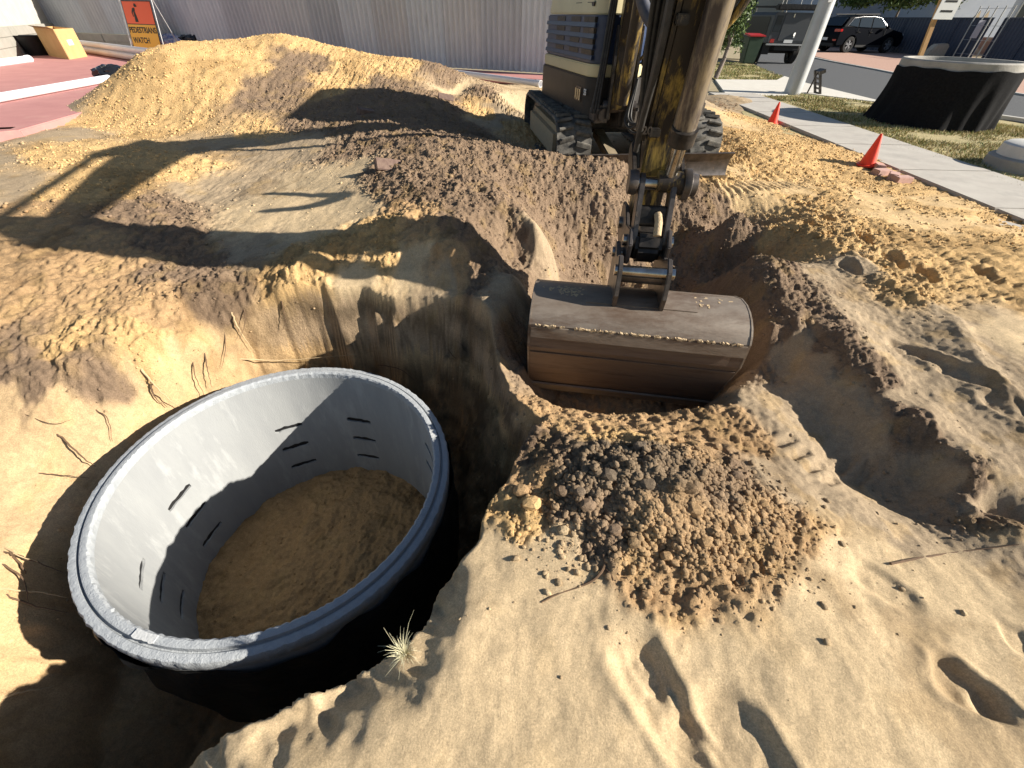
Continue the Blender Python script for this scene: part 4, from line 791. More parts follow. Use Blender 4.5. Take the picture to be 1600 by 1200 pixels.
# pedestrian sign on its frame
sg = at(225, 74, ZS); sx = dF.copy(); sy = Vector((0,0,1)); sn = nF
sg = at(234, 86, ZS); W_, H_ = 1.2, 1.12; lean = (Vector((0,0,1))-nF*.22).normalized()
PS = thing('road_sign', tuple(sg), 'orange and yellow pedestrians watch sign on a wire frame before the corrugated fence', 'sign')
fx = dF; c_ = sg+lean*.70
MB().box(c_, W_, .006, H_, fx, nF, lean).build('sign_backing', blackpaint, PS)
orange = mat('fluoro_orange', (.85,.10,.02), rough=.4, spec=.5); amber = mat('sign_yellow', (.80,.42,.02), rough=.4, spec=.5); blk = mat('sign_black', (.015,.015,.015), rough=.5)
MB().box(c_+lean*.28+nF*.005, W_-.05, .004, .50, fx, nF, lean).build('orange_panel', orange, PS, bev=.0)
MB().box(c_-lean*.265+nF*.005, W_-.05, .004, .55, fx, nF, lean).build('yellow_panel', amber, PS)
o2 = c_+lean*.29+nF*.009
def S2(x, y): return o2+fx*x+lean*y
for name, poly in [('figure_body', [(-.20,-.22),(-.07,-.22),(-.09,-.1),(-.12,.02),(-.09,.08),(-.13,.11),(-.20,.09),(-.26,.0),(-.24,-.10),(-.21,-.10),(-.22,-.02),(-.185,.03),(-.19,-.08)])]:
    MB().prism([S2(x, y) for x, y in poly], nF*.003).build(name, blk, PS)
MB().lathe(S2(-.05,.14), [(.001,0),(.055,0),(.055,.003),(.001,.003)], 20, nF, fx).build('figure_head', blk, PS)
TOFF = .006; text_part('lettering', 'PEDESTRIANS', .185, c_-lean*.12+nF*.009, fx, lean, blk, PS)
text_part('lettering', 'WATCH', .185, c_-lean*.36-fx*.16+nF*.009, fx, lean, blk, PS)
for s in (-1,1):
    MB().tube([sg+fx*(s*.70), sg+fx*(s*.66)+lean*1.42], .014, 8).build('frame_leg', galv, PS, smooth=.8); MB().tube([sg+fx*(s*.70)-nF*.6, sg+fx*(s*.66)+lean*1.36], .012, 8).build('frame_leg', galv, PS, smooth=.8)
MB().tube([sg-fx*.66+lean*1.40, sg-fx*.3+lean*1.32, sg+fx*.3+lean*1.32, sg+fx*.66+lean*1.40], .012, 8).build('frame_bar', galv, PS, smooth=.8)
MB().tube([sg-fx*.57+lean*.12, sg+fx*.57+lean*.12], .012, 8).build('frame_bar', galv, PS, smooth=.8)
# wrapped bundles, bags, small crate behind the heap
def crumple(name, p, rx, ry, rz, m, label, cat, seed, amp=.22, group=None):
    v, f = ico(4); n = fbm(v[:,0]*2+seed, v[:,1]*2+v[:,2]*1.7, 3, seed) ; rdg = np.abs(fbm(v[:,0]*3+v[:,2]*2+seed, v[:,1]*3, 3, seed+5)); v = v*(1+amp*n[:,None]-amp*1.2*rdg[:,None]); v[:,2] = np.maximum(v[:,2], -.62)
    mb = MB(); mb.v = [(a*rx+p[0], b*ry+p[1], (c+.62)*rz+p[2]) for a, b, c in v]; mb.f = [tuple(t) for t in f.tolist()]; return tag(mb.build(name, m, smooth=.5), label, cat, group)
bagm = mat('black_bag', (.012,.012,.014), rough=.22, spec=.7); blueb = mat('blue_white_wrap', (.10,.14,.38), (.65,.67,.72), rough=.25, spec=.6, scale=9); clearw = mat('clear_wrap', (.42,.36,.30), (.62,.58,.52), rough=.3, spec=.6, scale=8)
p = at(181, 126, ZS); crumple('rubbish_bag', (p.x, p.y, ZS), .32, .26, .16, bagm, 'crumpled black plastic bag on the end of the slab pipe beside the heap', 'bag', 3)
for px, py, rx, rz, m_, lab, nm_, ct, sd in [(231,68,.34,.26,clearw,'clear wrapped bundle covering the lower middle of the road sign','wrapped_bundle','bundle',11),(252,68,.28,.24,clearw,'second clear wrapped bundle, at the right foot of the road sign','wrapped_bundle','bundle',14),
       (272,70,.48,.24,blueb,'blue and white wrapped bundle right of the road sign','wrapped_bundle','bundle',17),(308,70,.62,.24,bagm,'long black plastic wrapped bundle under the small wooden crate','wrapped_bundle','bundle',21)]:
    p = at(px, py+14, ZS); crumple(nm_, (p.x, p.y, ZS+.10), rx, .3, rz, m_, lab, ct, sd)
p = at(316, 78, ZS); crt = MB().box((p.x, p.y, ZS+.58), .46, .34, .30, Matrix.Rotation(.5,3,'Z')@Vector((1,0,0)), Matrix.Rotation(.5,3,'Z')@Vector((0,1,0))); 
tag(crt.build('wooden_crate', mat('crate_wood', (.50,.42,.22), (.4,.33,.17), rough=.8, scale=12), bev=.01), 'small pale wooden crate on the black bundle against the corrugated fence', 'crate')
p = at(402, 64, y=10.5); tag(MB().box((p.x,p.y,p.z-.02), .9, .12, .09, dF, nF).build('timber_block', woodh), 'short brown timber lying behind the crest of the yellow heap', 'timber')
# ------------------------------------------------------------------ footpath, verge, road (right)
def sheet_poly(name, pts, z, m, label, thick=0, top=0):
    P = [Vector((p[0], p[1], z)) if len(p) == 3 or not isinstance(p, tuple) else Vector((at(p[0], p[1], z).x, at(p[0], p[1], z).y, z)) for p in pts]
    mb = MB()
    if thick: mb.prism([q-Vector((0,0,thick)) for q in P], (0,0,thick))
    else: mb.add(P, [tuple(range(len(P)))])
    return tag(mb.build(name, m), label, kind='structure')
ZP = .03
asph = mat('asphalt', (.075,.078,.082), (.10,.102,.105), rough=.9, scale=30, bump=.003, bscale=200)
pathm = mat('footpath_concrete', (.40,.37,.33), (.47,.44,.39), rough=.9, scale=3, bump=.002, bscale=60, c3=(.33,.31,.28), s3=2, t3=.55, w3=.2)
dryg = mat('dry_lawn_soil', (.36,.30,.15), (.44,.37,.20), rough=.95, scale=5, bump=.015, bscale=40, c3=(.13,.15,.05), s3=1.2, t3=.50, w3=.15)
def gp(px, py, z=ZP): p = at(px, py, z); return Vector((p.x, p.y, z))
# verge ground sheet between path and road, then further right
vg = [gp(1130,100), gp(1168,98), gp(1225,119), gp(1300,140), gp(1392,160), gp(1500,175), gp(1700,200), gp(2300,300), gp(2300,600), gp(1700,385), gp(1600,345), gp(1300,236), gp(1165,180), gp(1128,128), gp(1080,100)]
vg = [Vector((q.x, q.y, 0.0)) for q in vg]; o = MB().add(vg, [tuple(range(len(vg)))]).build('verge', dryg); tag(o, 'dry grass verge beside the footpath', kind='structure')
o = MB().add([gp(1181,105,-.02),gp(1195,70,-.02),gp(1280,60,-.02),gp(1500,98,-.02),gp(1800,130,-.02),gp(2600,200,-.02),gp(2400,300,-.02),gp(1700,215,-.02),gp(1500,176,-.02),gp(1392,163,-.02),gp(1262,133,-.02),gp(1225,123,-.02)], [tuple(range(12))]).build('road', asph); o.location.z += .026; tag(o, 'grey asphalt side road', kind='structure')
# kerbs
kerbm = mat('kerb_concrete', (.42,.40,.37), (.5,.48,.44), rough=.85, scale=6)
def kerb(P, label, h=.07, wd=.14):
    mb = MB()
    for a, b in zip(P[:-1], P[1:]): mb.beam(a, b, wd, h)
    k = MB(); n = len(P); pts = [Vector(p) for p in P]; rows = []
    for i, p_ in enumerate(pts):
        d = (pts[min(i+1,n-1)]-pts[max(i-1,0)]); d.z = 0; d.normalize(); s = Vector((-d.y, d.x, 0)); rows += [p_-s*wd/2-Vector((0,0,.05)), p_-s*wd/2+Vector((0,0,h)), p_+s*wd/2+Vector((0,0,h)), p_+s*wd/2-Vector((0,0,.05))]
    k.v = [tuple(r) for r in rows]
    for i in range(n-1):
        for j in range(4): k.f.append((4*i+j, 4*i+(j+1)%4, 4*(i+1)+(j+1)%4, 4*(i+1)+j))
    k.f += [(0,1,2,3), tuple(4*(n-1)+j for j in (3,2,1,0))]
    return tag(k.build('kerb', kerbm), label, kind='structure')
kerb([gp(1390,161,0), gp(1470,172,0), gp(1700,206,0), gp(2300,300,0)], 'concrete kerb between verge and road')
kerb([gp(1258,88,0), gp(1300,97,0), gp(1370,110,0), gp(1440,124,0), gp(1600,150,0), gp(1900,195,0)], 'far concrete kerb along the brick driveway', h=.05)
# concrete crossover
cr = [gp(1118,123), gp(1214,124), gp(1226,118), gp(1262,129), gp(1392,160), gp(1330,153), gp(1247,143), gp(1222,148), gp(1138,150)]
o = MB().prism([Vector((q.x,q.y,-.06)) for q in cr], (0,0,.075)).build('crossover', mat('pale_concrete', (.56,.53,.47), (.62,.59,.53), rough=.9, scale=3)); tag(o, 'pale concrete driveway crossover', kind='structure')
# footpath slabs
Ltop = [gp(1150,146), gp(1225,153), gp(1330,193), gp(1400,232), gp(1500,262), gp(1600,300), gp(1800,380)]
Lbot = [gp(1148,152), gp(1240,213), gp(1300,236), gp(1340,255), gp(1430,288), gp(1600,345), gp(1800,430)]
pth = tag(MB().box(tuple((Ltop[1]+Lbot[1])/2+Vector((0,0,-.12))), .3, .3, .02).build('footpath', pathm), 'concrete footpath of jointed slabs running past the site', kind='structure')
pA0, pA1, pB0, pB1 = gp(1150,144), gp(1640,318), gp(1158,166), gp(1640,362)
dP = (pB1-pB0); dP.z = 0; LP_ = dP.length; dP.normalize(); nP = Vector((-dP.y, dP.x, 0)); wP = 1.25
SLp = 1.5; sm_ = MB().box((0,0,0), SLp-.018, wP, .09).mesh('footpath_slab', bev=.008)
for k in range(int(LP_/SLp)+5): inst('footpath_slab', sm_, pathm, pB0+dP*(SLp*(k+.5)-2.2)+nP*wP/2+Vector((0,0,-.03)), (0,0,math.atan2(dP.y, dP.x)), pth)
print('PATH', pB0, pB1, nP, wP)
# concrete driveway-end slab at right
o = MB().prism([Vector((q.x,q.y,-.07)) for q in (gp(1520,330), gp(1600,352), gp(1800,440), gp(1800,520), gp(1600,372), gp(1550,352))], (0,0,.095)).build('apron', pathm); tag(o, 'sand strewn concrete apron at the right edge', kind='structure')
# brick driveway
bk = mat('brick_red', (.36,.17,.12), (.44,.24,.17), rough=.9, scale=9); pav = [gp(1262,86,.0), gp(1275,72,.0), gp(1500,88,.0), gp(1700,110,.0), gp(1700,165,.0), gp(1440,122,.0), gp(1370,108,.0), gp(1300,95,.0)]
brd = mat('brick_paving', (.40,.24,.18), (.48,.31,.24), rough=.9, scale=12, c3=(.52,.43,.34), s3=1.2, t3=.6, w3=.2)
o = MB().add([Vector((q.x,q.y,.02)) for q in pav], [tuple(range(8))]).build('driveway', brd); tag(o, 'brick paved driveway the dark car stands on', kind='structure')
# grass tufts: stuff
def grass(name, label, poly, n, h, cols, w_=.006):
    P = [Vector((q.x, q.y)) for q in poly]; xs = [q.x for q in P]; ys = [q.y for q in P]; X_ = rng.uniform(min(xs), max(xs), n*3); Y_ = rng.uniform(min(ys), max(ys), n*3); ins = np.zeros(len(X_), bool)
    for i in range(len(P)):
        a, b = P[i], P[(i+1) % len(P)]; ins ^= ((a.y > Y_) != (b.y > Y_)) & (X_ < a.x+(Y_-a.y)*(b.x-a.x)/((b.y-a.y) or 1e-9))
    X_, Y_ = X_[ins][:n], Y_[ins][:n]; kk = fbm(X_*.9, Y_*.9, 3, 131) > -.12+.5*(rng.random(len(X_))-.5); X_, Y_ = X_[kk], Y_[kk]; m = len(X_); az = rng.random(m)*2*PI; hh = h*(.4+.8*rng.random(m)); bx_ = np.cos(az)*w_; by_ = np.sin(az)*w_; lx = rng.normal(size=m)*h*.6; ly = rng.normal(size=m)*h*.6
    Z0 = np.full(m, .0); V = np.stack([np.stack([X_-bx_, Y_-by_, Z0], -1), np.stack([X_+bx_, Y_+by_, Z0], -1), np.stack([X_+lx, Y_+ly, Z0+hh], -1)], 1).reshape(-1, 3)
    me = bpy.data.meshes.new(name); me.from_pydata(V.tolist(), [], [(3*i, 3*i+1, 3*i+2) for i in range(m)])
    for c in cols: me.materials.append(c)
    me.polygons.foreach_set('material_index', rng.integers(0, len(cols), m).astype(np.int32)); o = bpy.data.objects.new(name, me); COL.objects.link(o); return tag(o, label, kind='stuff')
gcols = [mat('straw', (.46,.38,.18), rough=.9), mat('straw_pale', (.55,.47,.27), rough=.9), mat('grass_green', (.14,.19,.05), rough=.9), mat('straw_brown', (.3,.22,.1), rough=.9)]
grass('dry_grass', 'dry patchy grass on the verge beside the footpath', [gp(1180,150), gp(1225,148), gp(1330,160), gp(1500,180), gp(1700,215), gp(1900,300), gp(1700,330), gp(1600,300), gp(1500,262), gp(1400,232), gp(1330,193), gp(1225,156)], 46000, .05, gcols, .007)
grass('dry_grass', 'sparse straw between the crossover and the footpath', [gp(1150,146), gp(1225,150), gp(1250,146), gp(1392,162), gp(1480,178), gp(1330,190), gp(1228,155)], 9000, .06, gcols, .010)
grass('dry_grass', 'yellowing lawn beyond the crossover', [gp(1118,97), gp(1168,97), gp(1224,118), gp(1213,124), gp(1116,123)], 14000, .05, gcols+[gcols[2]], .011)
# ------------------------------------------------------------------ street things
# light pole
pb_ = gp(1237, 147, 0); ptop = Vector((pb_.x, pb_.y, 5.0)); PO = thing('street_pole', tuple(pb_), 'thick tapered grey steel pole standing at the edge of the footpath', 'pole')
polem = mat('pole_grey', (.40,.41,.42), (.46,.47,.48), rough=.45, metal=.3, scale=3, c3=(.36,.36,.36), s3=6, t3=.6)
MB().lathe(pb_, [(.215,-.1),(.21,.4),(.185,2),(.12,5.0),(.001,5.0)], 12).build('shaft', polem, PO, smooth=.9)
MB().box(pb_+Vector((-.02,-.195,1.95)), .12, .02, .16).build('number_plate', whitep, PO)
tb = gp(1252, 146, 0)+Vector((.05,-.05,0)); R_ = Matrix.Rotation(-.45, 3, 'Y')
a1 = (R_@Vector((1,0,0))); a3 = (R_@Vector((0,0,1))); TR = thing('car_ramp', tuple(tb+Vector((.3,0,0))), 'black metal ramp leaning against the foot of the grey pole', 'ramp')
for s in (-.13, .13): MB().box(tb+Vector((.26,s,.24)), .05, .05, .62, a1, (0,1,0), a3).build('rail', blackpaint, TR)
for k in range(5): MB().box(tb+Vector((.26,0,.24))+a3*(-.24+.12*k), .02, .24, .04, a1, (0,1,0), a3).build('rung', blackpaint, TR)
MB().box(tb+Vector((.2,0,.5)), .14, .30, .08, a1, (0,1,0), a3).build('platform', blackpaint, TR); MB().tube([tb+Vector((.08,0,.0)), tb+Vector((.14,0,.46))], .02, 6).build('prop', blackpaint, TR)
# cones
conem = mat('cone_orange', (.85,.06,.02), (.78,.05,.02), rough=.45, spec=.4, scale=12, c3=(.45,.07,.03), s3=14, t3=.66)
def cone(p, label, tilt=(0,0,0), dirty=False, s=1):
    mb = MB(); mb.lathe((0,0,0), [(.001,.345*s),(.012*s,.345*s),(.018*s,.33*s),(.088*s,.022*s),(.11*s,.018*s),(.118*s,.008*s),(.118*s,0),(.08*s,0)], 24)
    o = mb.build('traffic_cone', conem, smooth=.6, base=(0,0,0)); o.location = p; o.rotation_euler = tilt; return tag(o, label, 'cone', 'small orange cones beside the footpath')
cone(gp(1206,193,.0)+Vector((0,0,.0)), 'small clean orange cone, the farther one, standing by the footpath edge', s=1.02)
c2 = gp(1354,258,.05); cone(c2, 'small scuffed orange cone near the broken bricks at the footpath edge', (0,-.05,0), True, 1.08)
# bricks by the second cone
brm = mat('pink_brick', (.42,.26,.22), (.5,.33,.28), rough=.9, scale=20, bump=.003, bscale=60); bme = MB().box((0,0,0), .23, .11, .076).mesh('brick', bev=.006)
for px, py, rz, lab in [(1378,268,.3,'reddish brick lying nearest the scuffed orange cone'),(1396,275,.9,'pinkish brick in the middle of the row by the footpath edge'),(1410,279,.2,'pink brick at the right end of the row by the footpath edge'),(1372,262,1.2,'half sunk brick just behind the scuffed orange cone')]:
    p = gp(px, py, .05); tag(inst('brick', bme, brm, (p.x, p.y, max(gz(p.x, p.y), .0)+.03), (.06,.04,rz)), lab, 'brick')
bmd = MB().box((0,0,0), .23, .11, .076).mesh('brick', bev=.006); dkb = mat('dark_brick', (.13,.085,.07), (.2,.14,.11), rough=.95, scale=15, bump=.004, bscale=50)
for px, py, z_, rz, rx, lab in [(605,252,.48,.5,.9,'dark brick standing tilted on the crest of the topsoil heap'),(697,160,.5,.2,.7,'dark brick tilted in the yellow sand behind the topsoil heap'),(574,182,.48,.8,.2,'flat brown brick in the sand below the yellow heap')]:
    p = at(px, py, z_); tag(inst('brick', bmd, dkb, (p.x, p.y, gz(p.x, p.y)+.012), (rx,.2,rz), None, (1.0,1,1)), lab, 'brick')
# covered soakwell ring
tc = gp(1500, 205, 0)+Vector((.0,.85,0)); CVN = 96; HT = 1.02; RT = .95
TW_ = thing('stored_soakwell', tuple(tc), 'concrete soakwell ring wrapped in black cloth, standing on the verge', 'soakwell')
MB().lathe(tc, [(RT,0),(RT,HT-.02),(RT-.02,HT),(RT-.09,HT),(RT-.10,HT-.02),(RT-.10,.0)], 64, closed=True).build('ring', mat('old_concrete', (.30,.29,.26), (.38,.36,.33), rough=.9, scale=4, bump=.004, bscale=40), TW_, smooth=.6)
mb = MB(); rows = 16; cloth = mat('black_cloth', (.008,.008,.009), (.014,.014,.015), rough=.95, scale=30, spec=.1, bump=.003, bscale=15)
for i in range(rows+1):
    t = i/rows
    for k in range(CVN+1):
        a = math.radians(150)+math.radians(170)*k/CVN; fl_ = .025+.03*t+.03*t*math.sin(a*9+t*2)+.02*math.sin(a*21+1)*t+.13*t**3*max(0, math.cos(a-math.radians(190)))
        zt = HT-.12-.010*math.sin(a*5)-.008*math.sin(a*13)
        mb.v.append(tuple(tc+Vector((math.cos(a)*(RT+fl_), math.sin(a)*(RT+fl_), zt*(1-t)+.012*t+.02*(t > .95)*math.sin(a*17)**2))))
for i in range(rows):
    for k in range(CVN): q0 = i*(CVN+1)+k; mb.f.append((q0, q0+1, q0+CVN+2, q0+CVN+1))
mb.build('cloth_cover', cloth, TW_, smooth=1.5)
# stacked lids at the right edge
lc = gp(1618, 272, .0)+Vector((.12,.25,0)); LD = thing('concrete_lid', tuple(lc), 'stepped pale concrete soakwell lid on the verge at the right edge', 'lid')
MB().lathe(lc, [(.001,0),(.50,0),(.50,.13),(.47,.15),(.001,.15)], 48).build('lower_disc', MATS['old_concrete'], LD, smooth=.6)
MB().lathe(lc+Vector((0,0,.15)), [(.43,0),(.42,.13),(.38,.155),(.001,.155)], 48).build('upper_disc', mat('lid_pale', (.55,.54,.5), (.62,.6,.56), rough=.85, scale=8), LD, smooth=.6)
# estate sign on a timber stake
s0 = gp(1408, 165, 0); s1 = at(1461, 28, y=s0.y+.05); STK = thing('board_sign', tuple(s0), 'white board on a brown timber stake, standing behind the cloth covered ring', 'sign')
MB().beam(s0, s0+(s1-s0)*1.35, .09, .06, (0,1,0)).build('stake', mat('stake_wood', (.42,.24,.10), (.5,.3,.13), rough=.7, scale=14, stretch=(4,4,.6)), STK)
bd = (s1-s0).normalized(); bq = s0+(s1-s0)*1.02
MB().box(bq+Vector((.12,-.07,.42)), .42, .015, .95).build('board', whitep, STK)
for k in range(3): MB().box(bq+Vector((.12,-.079,.08+.16*k)), .26, .003, .035).build('print_line', blk, STK)
# ------------------------------------------------------------------ vehicles
carpaint = mat('black_car_paint', (.004,.005,.008), rough=.3, spec=.03, coat=0); carglass = mat('car_glass', (.02,.03,.04), rough=.08, spec=.3); tyre = mat('tyre', (.015,.015,.015), rough=.8); alloy = mat('alloy', (.65,.65,.66), rough=.3, metal=.8)
redl = mat('tail_red', (.45,.02,.02), rough=.2, spec=.7); headl = mat('headlight', (.8,.82,.85), rough=.08, metal=.6); darkpl = mat('dark_trim', (.02,.02,.02), rough=.6)
def wheel(name, c, r, wd, ax, par, spokes=5):
    ax = Vector(ax).normalized(); u = Vector((0,0,1)); W = MB().lathe(Vector(c)-ax*wd/2, [(r*.62,0),(r*.93,0),(r,.03),(r,wd-.03),(r*.93,wd),(r*.62,wd)], 28, ax, u, closed=True).build(name, tyre, par, smooth=.6)
    MB().lathe(Vector(c)-ax*(wd/2-.03), [(r*.62,0),(r*.66,.0),(r*.66,wd-.05),(r*.60,wd-.04),(r*.58,.01)], 28, ax, u, closed=True).build('rim', alloy, W, smooth=.6)
    MB().lathe(Vector(c)-ax*.02, [(.001,0),(r*.6,0),(r*.6,.01),(.001,.01)], 20, ax, u).build('brake_disc', darkpl, W)
    v = ax.cross(u)
    for k in range(spokes):
        a = 2*PI*k/spokes; d = u*math.cos(a)+v*math.sin(a)
        for s in (-1,1): MB().beam(Vector(c)+ax*(wd/2-.03)*1+d*.02, Vector(c)+ax*(wd/2-.035)+d*r*.62+ax.cross(d)*s*.045, .045, .03, ax).build('spoke', alloy, W)
    return W
def suv(pos, ang, paint, label, sc=1, glass=carglass, name='parked_car'):
    """x: forward, y: left"""
    R = Matrix.Rotation(ang, 3, 'Z'); pos = Vector(pos)
    T = thing(name, tuple(pos), label, 'car')
    def V(x, y, z): return pos+R@Vector((x*sc, y*sc, z*sc))
    Lh = 2.24; hw = .92; wx = (1.36, -1.32); wr_ = .36; low = []
    def arch(cx): return [(cx+.43*math.cos(t), .34+.43*math.sin(t)) for t in np.linspace(0, PI, 11)]
    out = [(-Lh+.10,.30)]+[(x, z) for x, z in arch(wx[1])[::-1]]+[(-.5,.26),(.5,.26)]+[(x, z) for x, z in arch(wx[0])[::-1]]+[(Lh-.1,.28),(Lh,.45),(Lh-.02,.72),(Lh-.2,.92),(1.25,1.06),(.95,1.08),(-1.75,1.14),(-2.12,1.10),(-2.2,.9),(-Lh,.62),(-Lh+.02,.38)]
    mb = MB(); n = len(out)
    secs = [(-hw+.06,.0),(-hw,.0),(hw,.0),(hw-.06,.0)]
    def yv(z, s): return s*(hw-.10*max(0,(z-.8))/.34-.04*max(0,(.5-z)))
    mb.v = [tuple(V(x, yv(z,-1), z)) for x, z in out]+[tuple(V(x, yv(z,1), z)) for x, z in out]
    mb.f = [tuple(range(n)), tuple(range(n, 2*n))[::-1]]+[(i, n+i, n+(i+1) % n, (i+1) % n) for i in range(n)]
    body = mb.build('body', paint, T, smooth=.6, bev=.03*sc)
    g = [(-2.05,1.12),(-1.72,1.54),(-1.2,1.64),(-.1,1.66),(.35,1.58),(1.22,1.06)]
    def prism2(pts, y0, y1, ins, nm, m, par): # tapered greenhouse
        q = MB(); k = len(pts); q.v = [tuple(V(x, -(y0-(z-1.06)*ins), z)) for x, z in pts]+[tuple(V(x, (y1-(z-1.06)*ins), z)) for x, z in pts]
        q.f = [tuple(range(k)), tuple(range(k, 2*k))[::-1]]+[(i, k+i, k+(i+1) % k, (i+1) % k) for i in range(k)]; return q.build(nm, m, par, smooth=.6, bev=.025*sc)
    gh = prism2(g, .83, .83, .28, 'cabin', paint, T)
    for s in (-1,1):
        def yg(z): return s*(.838-(z-1.06)*.28)
        for pts in ([(-1.72,1.20),(-1.45,1.48),(-1.12,1.52),(-1.12,1.14)], [(-1.04,1.14),(-1.04,1.53),(-.25,1.56),(-.25,1.12)], [(-.17,1.12),(-.17,1.56),(.32,1.50),(.88,1.13)]):
            P = [V(x, yg(z), z) for x, z in pts]; MB().prism(P, R@Vector((0,s*.012*sc,0))).build('side_window', glass, gh)
        MB().tube([V(-1.78,yg(1.2)+s*.012,1.18), V(-1.47,yg(1.5)+s*.012,1.51), V(-.9,yg(1.55)+s*.012,1.57), V(-.15,yg(1.58)+s*.012,1.585), V(.34,yg(1.52)+s*.012,1.53), V(.95,yg(1.12)+s*.012,1.12)], .007*sc, 6).build('chrome_trim', alloy, gh)
        MB().tube([V(-1.5,s*.70,1.66), V(.1,s*.70,1.69)], .022*sc, 8).build('roof_rail', darkpl, gh)
        MB().box(V(.72,s*1.0,1.14), .12*sc, .2*sc, .14*sc, R@Vector((1,0,0)), R@Vector((0,1,0))).build('mirror', paint, T, bev=.03*sc)
        for x in (-1.0,-.15): MB().box(V(x,s*.915,.92), .18*sc, .03*sc, .03*sc, R@Vector((1,0,0)), R@Vector((0,1,0))).build('door_handle', chrome, T)
        for x in (-1.08,-.21,.78): MB().box(V(x,s*.903,.70), .012*sc, .012*sc, .78*sc, R@Vector((1,0,0)), R@Vector((0,1,0))).build('door_gap', darkpl, T)
        MB().box(V(0,s*.90,.31), 1.75*sc, .05*sc, .10*sc, R@Vector((1,0,0)), R@Vector((0,1,0))).build('sill', darkpl, T)
        MB().box(V(-2.14,s*.66,.98), .16*sc, .46*sc, .12*sc, R@Vector((1,0,0)), R@Vector((0,1,0))).build('tail_light', redl, T, bev=.02*sc)
        MB().box(V(-2.215,s*.70,.56), .05*sc, .26*sc, .07*sc, R@Vector((1,0,0)), R@Vector((0,1,0))).build('reflector', redl, T)
        MB().box(V(2.06,s*.66,.82), .3*sc, .42*sc, .12*sc, R@Vector((1,0,0)), R@Vector((0,1,0))).build('headlight', headl, T, bev=.03*sc)
        for x in wx:
            wheel('wheel', V(x, s*.80, wr_), wr_*sc, .24*sc, R@Vector((0,s,0)), T)
            MB().lathe(V(x,s*.86,.34), [(.43,0),(.48,.0),(.47,.05),(.44,.06)], 28, R@Vector((0,s,0)), Vector((0,0,1)), closed=True).build('wheel_arch', darkpl, T) if False else None
    rw = [(-2.085,1.16,.66),(-1.77,1.50,.6)]
    MB().prism([V(-2.075,-.68,1.16), V(-2.075,.68,1.16), V(-1.79,.60,1.51), V(-1.79,-.60,1.51)], R@Vector((-.03*sc,0,.02*sc))).build('rear_window', glass, gh)
    MB().prism([V(.42,-.62,1.57), V(.42,.62,1.57), V(1.19,.72,1.09), V(1.19,-.72,1.09)], R@Vector((.02*sc,0,.02*sc))).build('windscreen', glass, gh)
    MB().box(V(-2.245,0,.60), .02*sc, .38*sc, .12*sc, R@Vector((1,0,0)), R@Vector((0,1,0))).build('number_plate', whitep, T)
    MB().box(V(-2.2,0,.36), .1*sc, 1.5*sc, .18*sc, R@Vector((1,0,0)), R@Vector((0,1,0))).build('bumper', darkpl, T, bev=.03*sc)
    return T
a = gp(1318, 83, 0); b = gp(1378, 83.4, 0); dv = (b-a); dv.z = 0; sc_ = dv.length/2.68; angc = math.atan2(dv.y, dv.x); print('SUV scale', sc_, a, b)
R = Matrix.Rotation(angc, 3, 'Z'); cpos = (a+b)/2+R@Vector((-.02*sc_, .80*sc_, 0)); suv((cpos.x, cpos.y, .02), angc, carpaint, 'black SUV parked on the brick driveway before the dark fence', sc_)
pw = gp(1312, 70, 0); suv((a.x+2.6, a.y+9.5, .02), angc+.5, mat('white_car_paint', (.75,.75,.76), rough=.25, coat=.8), 'white car whose roof shows behind the black SUV', 1.16)
# utility truck with canopy (seen from behind)
ra = gp(1178,100,0); rb = gp(1227,104,0); utm = mat('charcoal_panel', (.05,.055,.06), (.07,.075,.08), rough=.45, scale=4, spec=.5)
rx_ = (rb-ra); rx_.z = 0; wsp = rx_.length; rx_.normalize(); ux_ = wsp/1.15; print('ute', ra, rb, ux_)
us = 1.05; rr_ = Vector((math.cos(-.06), math.sin(-.06), 0)); fw = Vector((-rr_.y, rr_.x, 0)); 
UT = thing('utility_truck', tuple(ra+rr_*.9), 'charcoal utility truck with a box canopy and roof rack, seen from behind', 'truck')
uo = gp(1203,101,0)+rr_*-.35+fw*.3; uo.z = .0
def Q(b, f, z): return uo+rr_*b*us+fw*f*us+uz*z*us
fw = (fw+rr_*-.42).normalized()
CN = MB().prism([Q(0,0,.72), Q(1.86,0,.72), Q(1.86,0,1.72), Q(.06,0,1.72), Q(0,0,1.62)], fw*1.75*us).build('canopy', utm, UT, bev=.02)
MB().prism([Q(.40,-.012,.80), Q(1.80,-.012,.80), Q(1.80,-.012,1.66), Q(.40,-.012,1.66)], -fw*.02).build('rear_door', mat('charcoal_door', (.075,.08,.085), rough=.4), CN, bev=.008)
MB().prism([Q(.06,-.01,1.1), Q(.34,-.01,1.1), Q(.34,-.01,1.62), Q(.1,-.01,1.62)], -fw*.015).build('rear_window', carglass, CN)
MB().prism([Q(-.012,.2,.95), Q(-.012,1.5,.95), Q(-.012,1.5,1.58), Q(-.012,.2,1.58)], rr_*-.01).build('side_hatch', carglass, CN)
for b in (.75,1.55): MB().box(Q(b,-.03,1.62), .05, .03, .12, rr_, fw).build('latch', chrome, CN)
em = MB().lathe(Q(1.02,-.036,1.02), [(.001,0),(.07,0),(.07,.008),(.001,.008)], 16, -fw).build('badge', whitep, CN); MB().box(Q(1.02,-.036,.95), .05, .01, .09, rr_, fw).build('badge', whitep, CN)
MB().box(Q(.93,-.05,.68), 1.9*us, .1, .06, rr_, fw).build('tray_step', galv, UT)
MB().box(Q(.16,-.04,.80), .16, .04, .13, rr_, fw).build('tail_light', redl, UT); MB().box(Q(1.72,-.04,.80), .16, .04, .13, rr_, fw).build('tail_light', redl, UT)
